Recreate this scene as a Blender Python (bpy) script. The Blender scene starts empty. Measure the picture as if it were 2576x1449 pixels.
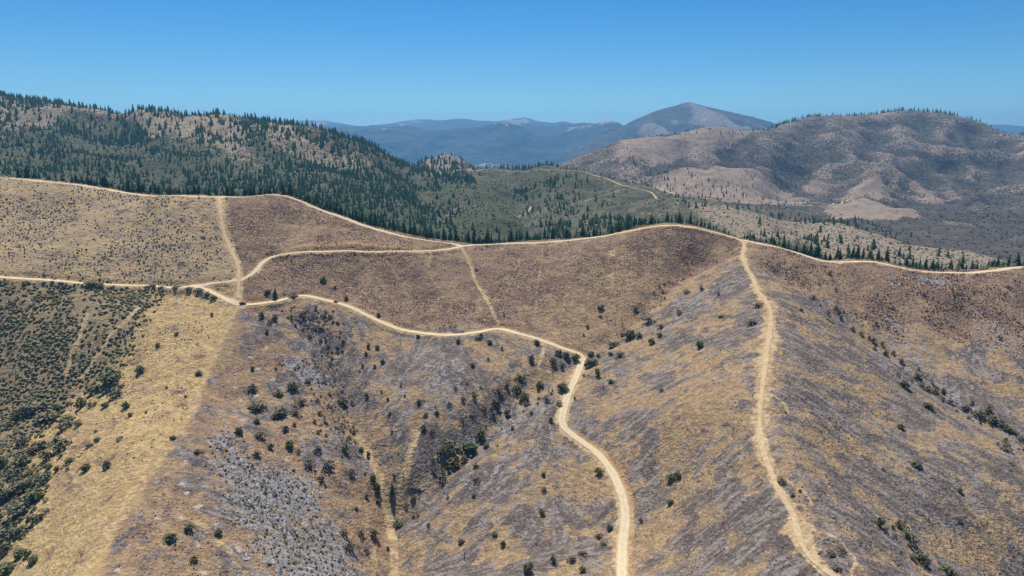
import bpy, math, random
import numpy as np

random.seed(7)
RNG = np.random.default_rng(11)
S = bpy.context.scene
COL = S.collection
R = math.radians

# ------------------------------------------------------------------ camera, sky, sun, exposure
CZ = 500.0                       # camera height above the datum
PITCH = R(12.0)
HFOV = R(72.0)
W0, H0 = 2576.0, 1449.0          # reference pixel frame used for measuring
FPX = (W0 / 2) / math.tan(HFOV / 2)

cam_d = bpy.data.cameras.new("camera")
cam = bpy.data.objects.new("camera", cam_d)
COL.objects.link(cam)
cam.location = (0, 0, CZ)
cam.rotation_euler = (R(90) - PITCH, 0, 0)
cam_d.sensor_fit = 'HORIZONTAL'
cam_d.angle = HFOV
cam_d.clip_start = 1.0
cam_d.clip_end = 90000
S.camera = cam

SUN_EL, SUN_AZ = R(61), R(-14)   # azimuth from the view direction, + = to the right
sun_vec = np.array([math.sin(SUN_AZ) * math.cos(SUN_EL), math.cos(SUN_AZ) * math.cos(SUN_EL), math.sin(SUN_EL)])

world = bpy.data.worlds.new("World")
S.world = world
world.use_nodes = True
wn = world.node_tree
wn.nodes.clear()
w_out = wn.nodes.new("ShaderNodeOutputWorld")
w_bg = wn.nodes.new("ShaderNodeBackground")
w_sky = wn.nodes.new("ShaderNodeTexSky")
w_sky.sky_type = 'NISHITA'
w_sky.sun_disc = False
w_sky.sun_elevation = SUN_EL
w_sky.sun_rotation = SUN_AZ
w_sky.altitude = 1200
w_sky.air_density = 1.0
w_sky.dust_density = 0.0
w_sky.ozone_density = 3.0
w_bg.inputs['Strength'].default_value = 0.061
w_hs = wn.nodes.new("ShaderNodeHueSaturation")
w_hs.inputs['Saturation'].default_value = 1.42
wn.links.new(w_sky.outputs[0], w_hs.inputs['Color'])
w_tint = wn.nodes.new("ShaderNodeMix")          # the camera's cool daylight balance
w_tint.data_type = 'RGBA'
w_tint.blend_type = 'MULTIPLY'
w_tint.inputs['Factor'].default_value = 1.0
w_tint.inputs[7].default_value = (0.66, 0.93, 1.06, 1)
wn.links.new(w_hs.outputs[0], w_tint.inputs[6])
wn.links.new(w_tint.outputs[2], w_bg.inputs[0])
wn.links.new(w_bg.outputs[0], w_out.inputs[0])

sun_d = bpy.data.lights.new("sun", 'SUN')
sun_d.energy = 4.5
sun_d.angle = R(0.53)
sun_d.color = (1.0, 0.94, 0.83)
sun_o = bpy.data.objects.new("sun", sun_d)
COL.objects.link(sun_o)
sun_o.location = (0, 0, CZ + 300)
from mathutils import Vector
sun_o.rotation_euler = Vector(tuple(sun_vec)).to_track_quat('Z', 'Y').to_euler()

S.view_settings.view_transform = 'Standard'
S.view_settings.look = 'None'
S.view_settings.exposure = 0.58
S.view_settings.gamma = 1.0
S.view_settings.use_curve_mapping = False
S.render.engine = 'CYCLES'
S.cycles.use_denoising = True
S.cycles.max_bounces = 5
S.cycles.diffuse_bounces = 2
S.cycles.volume_bounces = 0
S.cycles.transparent_max_bounces = 4

# ------------------------------------------------------------------ measuring helpers
SP, CP = math.sin(PITCH), math.cos(PITCH)


def ray(u, v):
    """Slope of the sight line through a reference pixel: metres of x and z gained for each metre of y."""
    cx = (np.asarray(u, float) - W0 / 2) / FPX
    cy = (H0 / 2 - np.asarray(v, float)) / FPX
    dy = CP + cy * SP
    return cx / dy, (-SP + cy * CP) / dy


def pt(u, v, Y):
    a, b = ray(u, v)
    return np.array([a * Y, Y, b * Y])


def tps_fit(P, smooth=0.0):
    P = np.asarray(P, float)
    n = len(P)
    sc = 1000.0
    xy = P[:, :2] / sc
    d2 = ((xy[:, None, :] - xy[None, :, :]) ** 2).sum(-1)
    K = 0.5 * d2 * np.log(d2 + 1e-12)
    A = np.zeros((n + 3, n + 3))
    A[:n, :n] = K + np.eye(n) * smooth
    A[:n, n] = 1
    A[:n, n + 1:] = xy
    A[n, :n] = 1
    A[n + 1:, :n] = xy.T
    b = np.zeros(n + 3)
    b[:n] = P[:, 2]
    return xy, np.linalg.solve(A, b), sc


def tps_eval(fit, X, Y):
    xy, c, sc = fit
    n = len(xy)
    q = np.stack([X.ravel(), Y.ravel()], 1) / sc
    out = np.empty(len(q))
    for i in range(0, len(q), 20000):
        b = q[i:i + 20000]
        d2 = (b[:, :1] - xy[None, :, 0]) ** 2 + (b[:, 1:] - xy[None, :, 1]) ** 2
        out[i:i + 20000] = (0.5 * d2 * np.log(d2 + 1e-12)) @ c[:n] + c[n] + b @ c[n + 1:]
    return out.reshape(X.shape)


def vnoise(x, y, seed=0):
    tab = np.random.default_rng(seed).random((256, 256))
    xi, yi = np.floor(x).astype(int), np.floor(y).astype(int)
    fx, fy = x - xi, y - yi
    fx = fx * fx * (3 - 2 * fx)
    fy = fy * fy * (3 - 2 * fy)
    g = lambda a, b: tab[a & 255, b & 255]
    return (g(xi, yi) * (1 - fx) + g(xi + 1, yi) * fx) * (1 - fy) + (g(xi, yi + 1) * (1 - fx) + g(xi + 1, yi + 1) * fx) * fy - 0.5


def fbm(x, y, wl, octs=4, seed=0, gain=0.5):
    o = np.zeros_like(x, dtype=float)
    a = 1.0
    for k in range(octs):
        o += a * vnoise(x / wl + 17.3 * k, y / wl - 9.1 * k, seed + k)
        wl *= 0.5
        a *= gain
    return o


def ridged(x, y, wl, octs=4, seed=0, gain=0.5):
    o = np.zeros_like(x, dtype=float)
    a = 1.0
    for k in range(octs):
        o += a * (0.5 - np.abs(vnoise(x / wl + 5.7 * k, y / wl + 3.3 * k, seed + k)) * 2)
        wl *= 0.5
        a *= gain
    return o


def sstep(a, b, x):
    t = np.clip((x - a) / (b - a), 0, 1)
    return t * t * (3 - 2 * t)


class Grid:
    """A height field on a regular grid."""

    def __init__(self, x0, x1, y0, y1, st):
        self.x0, self.y0, self.st = x0, y0, st
        self.xs = np.arange(x0, x1 + st * 0.5, st)
        self.ys = np.arange(y0, y1 + st * 0.5, st)
        self.X, self.Y = np.meshgrid(self.xs, self.ys)
        self.Z = np.zeros_like(self.X)

    def samp(self, A, x, y):
        fx = np.clip((np.asarray(x, float) - self.x0) / self.st, 0, len(self.xs) - 1.001)
        fy = np.clip((np.asarray(y, float) - self.y0) / self.st, 0, len(self.ys) - 1.001)
        ix, iy = fx.astype(int), fy.astype(int)
        tx, ty = fx - ix, fy - iy
        return (A[iy, ix] * (1 - tx) + A[iy, ix + 1] * tx) * (1 - ty) + (A[iy + 1, ix] * (1 - tx) + A[iy + 1, ix + 1] * tx) * ty

    def h(self, x, y):
        return self.samp(self.Z, x, y)

    def hit(self, u, v, ystart=None):
        """Where the sight lines through the reference pixels meet this ground."""
        u, v = np.atleast_1d(np.asarray(u, float)), np.atleast_1d(np.asarray(v, float))
        a, b = ray(u, v)
        yy = np.full(len(u), np.nan)
        y = self.ys[0] if ystart is None else ystart
        st = self.st
        prev = None
        while y < self.ys[-1]:
            d = b * y - self.h(a * y, np.full(len(u), y))
            if prev is not None:
                new = np.isnan(yy) & (d <= 0) & (prev > 0)
                yy[new] = y - st * (-d[new]) / (prev[new] - d[new])
            prev = d
            y += st
        bad = np.isnan(yy)
        yy[bad] = self.ys[-1] * 0.98 if ystart is None else ystart
        return np.stack([a * yy, yy, self.h(a * yy, yy)], 1), ~bad

    def smooth(self, A, n=1):
        for _ in range(n):
            B = A.copy()
            B[1:-1, 1:-1] = (A[1:-1, 1:-1] * 4 + A[:-2, 1:-1] + A[2:, 1:-1] + A[1:-1, :-2] + A[1:-1, 2:]) / 8
            A = B
        return A

    def inside(self, poly):
        """Soft 0/1 map of a polygon given in ground coordinates."""
        poly = np.asarray(poly)[:, :2]
        x0, y0 = poly.min(0) - 2
        x1, y1 = poly.max(0) + 2
        m = np.zeros_like(self.X)
        ix = slice(max(0, int((x0 - self.x0) / self.st)), max(1, int((x1 - self.x0) / self.st) + 1))
        iy = slice(max(0, int((y0 - self.y0) / self.st)), max(1, int((y1 - self.y0) / self.st) + 1))
        m[iy, ix] = in_poly(self.X[iy, ix], self.Y[iy, ix], poly)
        return m

    def dist(self, line, rmax):
        """Distance to a polyline (ground coordinates), capped at rmax, and the height of its nearest sample."""
        D = np.full(self.X.shape, rmax, float)
        Zn = np.zeros(self.X.shape)
        for x, y, z in line:
            i0, i1 = int((x - rmax - self.x0) / self.st), int((x + rmax - self.x0) / self.st) + 2
            j0, j1 = int((y - rmax - self.y0) / self.st), int((y + rmax - self.y0) / self.st) + 2
            i0, j0 = max(i0, 0), max(j0, 0)
            if i1 <= i0 or j1 <= j0 or i0 >= len(self.xs) or j0 >= len(self.ys):
                continue
            d = np.hypot(self.X[j0:j1, i0:i1] - x, self.Y[j0:j1, i0:i1] - y)
            w = d < D[j0:j1, i0:i1]
            D[j0:j1, i0:i1][w] = d[w]
            Zn[j0:j1, i0:i1][w] = z
        return D, Zn


def in_poly(X, Y, poly):
    ins = np.zeros(X.shape, bool)
    n = len(poly)
    j = n - 1
    for i in range(n):
        xi, yi = poly[i][0], poly[i][1]
        xj, yj = poly[j][0], poly[j][1]
        c = ((yi > Y) != (yj > Y)) & (X < (xj - xi) * (Y - yi) / (yj - yi + 1e-12) + xi)
        ins ^= c
        j = i
    return ins


def densify(P, step):
    """Catmull-Rom through the points, sampled about every step metres."""
    P = np.asarray(P, float)
    Q = np.vstack([2 * P[0] - P[1], P, 2 * P[-1] - P[-2]])
    out = []
    for i in range(1, len(Q) - 2):
        a, b, c, d = Q[i - 1], Q[i], Q[i + 1], Q[i + 2]
        n = max(2, int(np.hypot(*(c - b)[:2]) / step))
        for t in np.arange(n) / n:
            out.append(0.5 * ((2 * b) + (c - a) * t + (2 * a - 5 * b + 4 * c - d) * t * t + (3 * b - a - 3 * c + d) * t ** 3))
    out.append(P[-1])
    return np.array(out)


# ------------------------------------------------------------------ scene helpers
def tag(o, label=None, cat=None, group=None, kind=None):
    if label: o['label'] = label
    if cat: o['category'] = cat
    if group: o['group'] = group
    if kind: o['kind'] = kind
    return o


def link(name, data, parent=None):
    o = bpy.data.objects.new(name, data)
    COL.objects.link(o)
    if parent: o.parent = parent
    return o


def np_mesh(name, V, F, mat=None, smooth=False):
    """V (n,3), F (m,k) with k 3 or 4."""
    V = np.asarray(V, np.float32)
    F = np.asarray(F, np.int32)
    me = bpy.data.meshes.new(name)
    me.vertices.add(len(V))
    me.vertices.foreach_set('co', V.ravel())
    k = F.shape[1]
    me.loops.add(F.size)
    me.loops.foreach_set('vertex_index', F.ravel())
    me.polygons.add(len(F))
    me.polygons.foreach_set('loop_start', np.arange(0, F.size, k, dtype=np.int32))
    me.polygons.foreach_set('loop_total', np.full(len(F), k, np.int32))
    me.polygons.foreach_set('use_smooth', np.full(len(F), smooth))
    me.update(calc_edges=True)
    if mat: me.materials.append(mat)
    return me


def attr4(me, name, A):
    a = me.color_attributes.new(name, 'FLOAT_COLOR', 'POINT')
    a.data.foreach_set('color', np.asarray(A, np.float32).ravel())


def grid_mesh(name, g, mat, keep=None, attrs=None):
    ny, nx = g.X.shape
    idx = np.arange(nx * ny).reshape(ny, nx)
    F = np.stack([idx[:-1, :-1], idx[:-1, 1:], idx[1:, 1:], idx[1:, :-1]], -1).reshape(-1, 4)
    if keep is not None:
        k = keep.ravel()
        F = F[k[F].all(1)]
        used = np.unique(F)
        remap = np.full(nx * ny, -1)
        remap[used] = np.arange(len(used))
        F = remap[F]
    else:
        used = np.arange(nx * ny)
    V = np.stack([g.X.ravel()[used], g.Y.ravel()[used], g.Z.ravel()[used] + CZ], 1)
    me = np_mesh(name, V, F, mat, True)
    for n, A in (attrs or {}).items():
        attr4(me, n, A.reshape(-1, 4)[used])
    return link(name, me)


# ---- node helpers
class NT:
    def __init__(self, name):
        self.m = bpy.data.materials.new(name)
        self.m.use_nodes = True
        self.t = self.m.node_tree
        self.t.nodes.clear()
        self.out = self.t.nodes.new('ShaderNodeOutputMaterial')
        self.b = self.t.nodes.new('ShaderNodeBsdfPrincipled')
        self.b.inputs['Roughness'].default_value = 0.95
        self.b.inputs['Specular IOR Level'].default_value = 0.08
        self.t.links.new(self.b.outputs[0], self.out.inputs[0])
        self._pos = None

    def n(self, typ, **kw):
        nd = self.t.nodes.new(typ)
        for k, v in kw.items(): setattr(nd, k, v)
        return nd

    def put(self, sock, v):
        if isinstance(v, bpy.types.NodeSocket):
            self.t.links.new(v, sock)
        elif isinstance(v, (tuple, list)) and len(v) == 3 and sock.type == 'RGBA':
            sock.default_value = (*v, 1)
        else:
            sock.default_value = v

    def pos(self):
        if self._pos is None:
            self._pos = self.n('ShaderNodeNewGeometry').outputs['Position']
        return self._pos

    def noise(self, scale, detail=3, rough=0.55, vec=None, dist=0.0, col=False):
        nd = self.n('ShaderNodeTexNoise')
        self.put(nd.inputs['Vector'], vec if vec is not None else self.pos())
        nd.inputs['Scale'].default_value = scale
        nd.inputs['Detail'].default_value = detail
        nd.inputs['Roughness'].default_value = rough
        nd.inputs['Distortion'].default_value = dist
        return nd.outputs['Color' if col else 'Fac']

    def voro(self, scale, vec=None, feat='F1', rnd=1.0):
        nd = self.n('ShaderNodeTexVoronoi', feature=feat)
        self.put(nd.inputs['Vector'], vec if vec is not None else self.pos())
        nd.inputs['Scale'].default_value = scale
        nd.inputs['Randomness'].default_value = rnd
        return nd

    def attr(self, name):
        nd = self.n('ShaderNodeAttribute', attribute_name=name)
        sp = self.n('ShaderNodeSeparateColor')
        self.t.links.new(nd.outputs['Color'], sp.inputs[0])
        return sp.outputs[0], sp.outputs[1], sp.outputs[2], nd.outputs['Alpha']

    def math(self, op, a, b=0.0, c=0.0, clamp=False):
        nd = self.n('ShaderNodeMath', operation=op, use_clamp=clamp)
        self.put(nd.inputs[0], a)
        self.put(nd.inputs[1], b)
        self.put(nd.inputs[2], c)
        return nd.outputs[0]

    def mul(self, a, b): return self.math('MULTIPLY', a, b)

    def add(self, a, b): return self.math('ADD', a, b)

    def mad(self, a, b, c): return self.math('MULTIPLY_ADD', a, b, c)

    def step(self, x, a, b):
        nd = self.n('ShaderNodeMapRange', interpolation_type='SMOOTHSTEP')
        self.put(nd.inputs[0], x)
        nd.inputs[1].default_value = a
        nd.inputs[2].default_value = b
        nd.inputs[3].default_value = 0
        nd.inputs[4].default_value = 1
        return nd.outputs[0]

    def mix(self, f, a, b, typ='MIX'):
        nd = self.n('ShaderNodeMix', data_type='RGBA', blend_type=typ)
        self.put(nd.inputs['Factor'], f)
        self.put(nd.inputs['A'], a) if False else self.put(nd.inputs[6], a)
        self.put(nd.inputs[7], b)
        return nd.outputs[2]

    def bump(self, h, dist, strength=1.0):
        nd = self.n('ShaderNodeBump')
        nd.inputs['Strength'].default_value = strength
        nd.inputs['Distance'].default_value = dist
        self.put(nd.inputs['Height'], h)
        self.t.links.new(nd.outputs[0], self.b.inputs['Normal'])

    def color(self, c):
        self.put(self.b.inputs['Base Color'], c)
        return self.m


def foliage_mat(name, c1, c2, vscale=0.35, sub=0.0):
    t = NT(name)
    oi = t.n('ShaderNodeObjectInfo').outputs['Random']
    f = t.mad(t.noise(vscale, 2), 1.6, -0.55)
    f = t.math('ADD', f, t.mad(oi, 0.5, -0.1), clamp=True)
    c = t.mix(f, c1, c2)
    t.b.inputs['Roughness'].default_value = 0.8
    return t.color(c)


def plain_mat(name, c, rough=0.8, metal=0.0, spec=0.3, nscale=None, namp=0.25):
    t = NT(name)
    t.b.inputs['Roughness'].default_value = rough
    t.b.inputs['Metallic'].default_value = metal
    t.b.inputs['Specular IOR Level'].default_value = spec
    if nscale:
        k = t.mad(t.noise(nscale, 3), 2 * namp, 1 - namp)
        cc = t.mix(1.0, c, t.n('ShaderNodeCombineColor').outputs[0], 'MULTIPLY')
        comb = cc.node.inputs[7].links[0].from_node
        for i in range(3): t.put(comb.inputs[i], k)
        return t.color(cc)
    return t.color(c)

# ------------------------------------------------------------------ near hillside: heights
RIDGE = [(-150, 438, 735), (0, 445, 725), (90, 453, 722), (180, 460, 720), (270, 475, 712), (380, 487, 705), (490, 493, 700), (560, 492, 700), (630, 492, 700), (705, 488, 702),
         (760, 505, 705), (850, 540, 708), (950, 573, 710), (1040, 597, 712), (1130, 608, 715), (1165, 613, 715), (1280, 610, 716),
         (1390, 605, 715), (1460, 600, 714), (1550, 585, 710), (1640, 568, 705), (1690, 563, 702), (1740, 567, 698), (1800, 582, 694),
         (1870, 601, 688), (1930, 612, 680), (2000, 631, 668), (2060, 650, 655), (2090, 657, 648), (2140, 654, 646), (2200, 655, 645), (2290, 676, 640),
         (2400, 683, 640), (2500, 679, 642), (2576, 671, 645), (2750, 655, 660)]
NEAR = [
    # left slope and road
    (0, 697, 545), (150, 706, 548), (300, 715, 552), (470, 720, 562), (0, 570, 625), (300, 590, 618), (500, 600, 622), (150, 520, 665),
    (-200, 690, 545), (0, 850, 495), (150, 850, 490), (300, 850, 488), (400, 780, 520), (100, 1000, 445), (0, 1120, 400), (0, 1250, 352), (0, 1449, 300),
    (250, 1000, 435), (130, 1200, 362), (-250, 1000, 470), (-300, 1400, 340),
    # left firebreak spur
    (600, 770, 540), (570, 840, 498), (520, 940, 450), (478, 1020, 408), (430, 1110, 370), (360, 1215, 331), (300, 1300, 305), (230, 1449, 266),
    (400, 900, 468), (330, 1100, 376), (120, 1449, 282),
    # burnt pocket right of it
    (700, 1000, 446), (640, 900, 478), (600, 1200, 353), (700, 1300, 335), (600, 1449, 285), (800, 1449, 300), (850, 1200, 383), (780, 1100, 410), (450, 1449, 276),
    # dark gully
    (720, 775, 536), (790, 840, 514), (860, 960, 472), (880, 1000, 458), (905, 1090, 427), (950, 1200, 394), (985, 1300, 371), (985, 1449, 329),
    # nose and central drainage
    (840, 760, 552), (1000, 850, 527), (1040, 1000, 448), (1060, 1150, 404), (1030, 920, 488), (1100, 845, 531), (1240, 828, 546), (1250, 900, 506), (1200, 1000, 455),
    (1465, 892, 514), (1400, 930, 497), (1330, 965, 480), (1250, 1040, 447), (1180, 1115, 420), (1090, 1200, 396), (1020, 1290, 374),
    (1130, 1449, 318), (1300, 1300, 352), (1350, 1150, 396), (1350, 1449, 303),
    # near road
    (1410, 1050, 442), (1500, 1130, 410), (1570, 1290, 350), (1565, 1449, 296), (1430, 970, 482), (1540, 1210, 380),
    # upper slopes
    (640, 690, 576), (760, 640, 606), (900, 633, 622), (1100, 630, 660), (700, 570, 650), (900, 580, 672), (700, 700, 582), (850, 700, 588),
    (1000, 730, 588), (1180, 740, 598), (1350, 740, 600), (1280, 680, 648), (1450, 820, 560), (1500, 700, 622), (1350, 840, 550),
    # gully between the upper slope and the spur, spur flank
    (1560, 832, 551), (1650, 745, 597), (1720, 685, 640), (1750, 760, 566), (1780, 660, 655), (1650, 850, 525), (1750, 900, 462), (1700, 1050, 392),
    (1600, 950, 470), (1750, 1200, 346), (1700, 1350, 312), (1780, 1449, 272), (1650, 640, 660), (1820, 800, 515),
    # spur crest
    (1872, 615, 672), (1872, 650, 624), (1895, 700, 575), (1920, 750, 527), (1938, 790, 498), (1935, 850, 456), (1928, 920, 414), (1916, 1000, 375), (1915, 1100, 336),
    (1935, 1180, 308), (1965, 1260, 284), (2005, 1335, 264), (2040, 1390, 251), (2100, 1449, 238), (2150, 1600, 215),
    # right gully and the hill beyond
    (1980, 690, 610), (2050, 748, 566), (2120, 805, 537), (2200, 870, 510), (2300, 940, 475), (2400, 1008, 446), (2490, 1062, 422), (2576, 1118, 400), (2700, 1200, 378),
    (2250, 770, 570), (2400, 830, 540), (2576, 800, 562), (2576, 950, 478), (2450, 930, 490), (2150, 720, 600), (2750, 800, 575),
    # right flank of the spur
    (2050, 880, 452), (2100, 1000, 400), (2250, 1120, 366), (2400, 1220, 340), (2576, 1330, 318), (2576, 1449, 298), (2300, 1449, 258), (2200, 1300, 292), (2100, 1200, 318),
]
P1 = [pt(*p) for p in RIDGE + NEAR]
for u, v, Y in RIDGE:                         # the far side of the ridge falls away
    a, b, c = pt(u, v, Y)
    drop = 1.0 if u > 600 else 0.85
    P1.append((a * 1.0, b + 10, c - 1.5))
    P1.append((a * 1.02, b + 45, c - 17 * drop))
    P1.append((a * 1.05, b + 110, c - 52 * drop))
    P1.append((a * 1.12, b + 210, c - 100 * drop))
T1 = Grid(-660, 700, 185, 900, 1.25)
T1.Z = tps_eval(tps_fit(P1, 1.5e-4), T1.X, T1.Y)
T1.Z += fbm(T1.X, T1.Y, 46, 3, 3) * 2.6 + fbm(T1.X, T1.Y, 11, 3, 8) * 0.7 + fbm(T1.X, T1.Y, 2.8, 1, 12) * 0.22

GULLIES = [([(700, 765), (750, 800), (800, 850), (850, 940), (880, 1010), (905, 1090), (945, 1190), (980, 1290), (985, 1380), (990, 1460)], 6.0, 13),
           ([(1760, 660), (1700, 700), (1650, 748), (1560, 832), (1480, 885), (1400, 930), (1330, 968), (1250, 1042), (1180, 1118), (1090, 1205), (1010, 1295)], 5.5, 12),
           ([(1960, 680), (2050, 748), (2120, 805), (2200, 870), (2300, 940), (2400, 1008), (2490, 1062), (2600, 1130)], 5.0, 12),
           ([(1165, 640), (1195, 710), (1230, 765), (1255, 825)], 3.0, 14), ([(1060, 700), (1110, 750), (1190, 800), (1245, 825)], 2.2, 9), ([(1380, 640), (1370, 720), (1400, 800), (1450, 880)], 2.2, 14), ([(1560, 620), (1530, 700), (1500, 790), (1470, 880)], 2.4, 14),
           ([(760, 520), (720, 580), (690, 640)], 2.5, 14), ([(930, 640), (900, 700), (830, 755)], 2.2, 10), ([(2300, 690), (2270, 780), (2230, 870)], 2.4, 12), ([(2480, 700), (2420, 830), (2330, 940)], 2.6, 14), ([(1230, 870), (1290, 920), (1325, 965)], 2.0, 9),
           ([(1060, 870), (1010, 960), (920, 1060)], 1.6, 8), ([(600, 1000), (700, 1100), (800, 1200), (960, 1290)], 2.6, 10), ([(520, 1130), (620, 1250), (740, 1360), (900, 1460)], 2.6, 11), ([(60, 470), (100, 560), (90, 690)], 2.5, 18), ([(330, 500), (350, 600), (330, 710)], 2.2, 16),
           ([(420, 740), (330, 850), (210, 960), (120, 1080), (40, 1230)], 4.0, 14)]
for pp, dep, wd in GULLIES:
    g_, ok_ = T1.hit([q[0] for q in pp], [q[1] for q in pp])
    D, _ = T1.dist(densify(g_[ok_], 2.0), wd * 2.6)
    T1.Z -= dep * np.exp(-((D + vnoise(T1.X / 9, T1.Y / 9, 19) * wd * 0.5) / wd) ** 2) * (D < wd * 2.6)

# ------------------------------------------------------------------ roads and tracks on the near hillside (reference pixels)
ROADS = {   # name: (points, width m, label)
    'ridge_road': ([(-60, 443), (40, 450), (120, 458), (200, 466), (270, 477), (380, 489), (490, 495), (560, 494), (630, 494), (705, 490), (760, 508), (850, 543), (950, 577), (1040, 599), (1130, 612), (1165, 619),
                    (1200, 616), (1280, 612), (1390, 607.5), (1460, 602), (1550, 588), (1640, 571), (1690, 566), (1740, 570), (1800, 585), (1870, 604), (1930, 616), (2000, 635), (2060, 654), (2090, 660), (2140, 658), (2200, 659),
                    (2290, 679), (2400, 685.5), (2500, 681.5), (2640, 669)], 6.0, 'pale dirt road running along the whole crest of the ridge'),
    'slope_road': ([(470, 719), (540, 712), (602, 705), (625, 696), (645, 680), (660, 661), (690, 643), (740, 636), (850, 633), (960, 632.5), (1060, 632), (1110, 629), (1165, 619)], 4.6, 'dirt road climbing from the junction to the ridge road'),
    'middle_road': ([(-60, 693), (0, 697), (100, 705), (200, 712), (300, 717), (400, 720), (470, 720), (510, 725), (550, 743), (585, 762), (606, 768), (650, 764), (700, 755), (735, 748), (760, 742), (800, 750), (850, 763), (900, 781), (950, 806), (1000, 827),
                     (1050, 837), (1110, 843), (1170, 841), (1210, 833), (1250, 827), (1300, 838), (1340, 849), (1380, 863), (1420, 878), (1448, 886), (1466, 896), (1462, 915), (1448, 950), (1430, 990), (1418, 1030), (1413, 1060), (1424, 1082), (1460, 1108),
                     (1500, 1138), (1530, 1172), (1553, 1215), (1570, 1265), (1573, 1310), (1566, 1370), (1564, 1449), (1570, 1520)], 5.6, 'wide pale dirt road winding across the slope to the lower edge'),
    'spur_track': ([(1868, 603), (1873, 620), (1868, 640), (1874, 665), (1893, 698), (1905, 730), (1925, 755), (1938, 785), (1938, 830), (1930, 880), (1924, 930), (1917, 980), (1912, 1040), (1912, 1090), (1918, 1130), (1938, 1185), (1955, 1225), (1975, 1262),
                    (1998, 1300), (2006, 1340), (2020, 1380), (2050, 1415), (2085, 1440), (2130, 1475)], 5.2, 'dirt firebreak track down the crest of the spur'),
    'firebreak': ([(552, 496), (553, 525), (560, 570), (568, 600), (586, 640), (598, 668), (601, 700), (600, 735), (597, 768), (585, 800), (565, 845), (540, 890), (520, 930), (510, 970), (495, 1015), (480, 1050), (455, 1095), (420, 1140), (390, 1180),
                   (355, 1230), (325, 1280), (300, 1315), (270, 1360), (250, 1410), (230, 1465)], 5.5, 'bare firebreak strip dropping straight down the left slope'),
}
TRACKS = [  # faint paths: drawn by bare soil only (points, half width m, strength)
    ([(1160, 622), (1185, 670), (1193, 700), (1210, 730), (1225, 755), (1240, 785), (1253, 818)], 1.44, 0.76),
    ([(1195, 700), (1215, 720), (1228, 750)], 0.85, 0.48),
    ([(1085, 636), (1078, 670), (1085, 700), (1110, 730), (1150, 760), (1200, 795), (1245, 822)], 1.10, 0.44),
    ([(1365, 625), (1362, 660), (1352, 720), (1347, 780), (1345, 820), (1352, 850)], 0.9, 0.4),
    ([(1435, 670), (1432, 720), (1420, 765)], 0.85, 0.32),
    ([(1372, 865), (1360, 905), (1355, 930), (1385, 935)], 1.19, 0.60),
    ([(1325, 895), (1318, 915), (1328, 938)], 1.36, 0.48),
    ([(220, 790), (200, 845), (180, 890), (170, 925), (165, 945)], 1.44, 0.72),
    ([(350, 775), (310, 815), (275, 845), (255, 880), (225, 920), (205, 950)], 1.44, 0.68),
    ([(900, 1095), (935, 1160), (955, 1195), (965, 1240), (975, 1300), (990, 1360), (992, 1465)], 2.21, 0.72),
    ([(1045, 1090), (1020, 1190), (1005, 1240), (1000, 1290), (985, 1320)], 2.72, 0.64),
    ([(1100, 1170), (1065, 1215), (1020, 1270), (990, 1310)], 1.36, 0.52),
    ([(945, 1360), (940, 1449)], 1.36, 0.56),
    ([(500, 1310), (540, 1350), (590, 1400), (620, 1449)], 1.87, 0.48),
    ([(710, 1150), (770, 1220), (800, 1260)], 1.36, 0.44),
    ([(600, 1335), (640, 1350), (700, 1330), (760, 1315), (830, 1300)], 1.27, 0.40),
    ([(1825, 905), (1825, 925), (1845, 935), (1865, 928), (1872, 905)], 0.77, 0.56),
    ([(1935, 990), (1962, 1005), (1978, 1025), (1980, 1042), (1930, 1048)], 0.65, 0.8),
    ([(1975, 1205), (2000, 1222), (2025, 1240), (2040, 1262), (2035, 1272), (1995, 1268)], 0.65, 0.8),
    ([(2015, 1332), (2060, 1338), (2100, 1350), (2130, 1380), (2152, 1410), (2140, 1449)], 0.6, 0.7),
    ([(1990, 1290), (2020, 1312), (2045, 1330)], 1.53, 0.56),
    ([(1990, 1320), (1965, 1335)], 1.87, 0.56),
    ([(1480, 1110), (1540, 1140), (1580, 1210), (1590, 1280)], 0.09, 0.00),
    ([(1330, 1000), (1345, 950)], 0.85, 0.24),
]
road_geo = {}
roadD = np.full(T1.X.shape, 30.0)
roadB = roadD.copy()
bank_cut = np.zeros_like(T1.X); bank_fill = np.zeros_like(T1.X)
WOB = fbm(T1.X, T1.Y, 9, 3, 93)
for name, (pp, wid, lab) in ROADS.items():
    g, ok = T1.hit([p[0] for p in pp], [p[1] for p in pp])
    g = g[ok]
    c = densify(g, 1.5)
    c[:, 2] = T1.h(c[:, 0], c[:, 1])
    ker = np.ones(15) / 15
    zz = np.convolve(np.pad(c[:, 2], 7, mode='edge'), ker, 'valid')
    xx = np.convolve(np.pad(c[:, 0], 3, mode='edge'), np.ones(7) / 7, 'valid')
    yy = np.convolve(np.pad(c[:, 1], 3, mode='edge'), np.ones(7) / 7, 'valid')
    c = np.stack([xx, yy, zz], 1)
    road_geo[name] = (c, wid, lab)
    D, Zn = T1.dist(c, 14)
    up_ = T1.Z - Zn
    if name in ('middle_road', 'slope_road', 'ridge_road'):
        band = (1 - sstep(wid / 2 + 1.5, wid / 2 + 5.0, D + 2.2 * WOB)) * (D < 13.9)
        bank_cut = np.maximum(bank_cut, band * sstep(0.1, 1.2, up_))
        bank_fill = np.maximum(bank_fill, band * sstep(0.1, 1.2, -up_))
    blend = 1 - sstep(wid / 2 + 0.6, wid / 2 + 4.5, D)
    T1.Z = T1.Z * (1 - blend) + (Zn) * blend
    roadD = np.minimum(roadD, D - wid / 2)
    if name not in ('firebreak', 'spur_track'): roadB = np.minimum(roadB, D - wid / 2)
T1.Z = np.where(roadD < 6, T1.smooth(T1.Z, 2), T1.Z)
track = np.zeros_like(T1.X)
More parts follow.
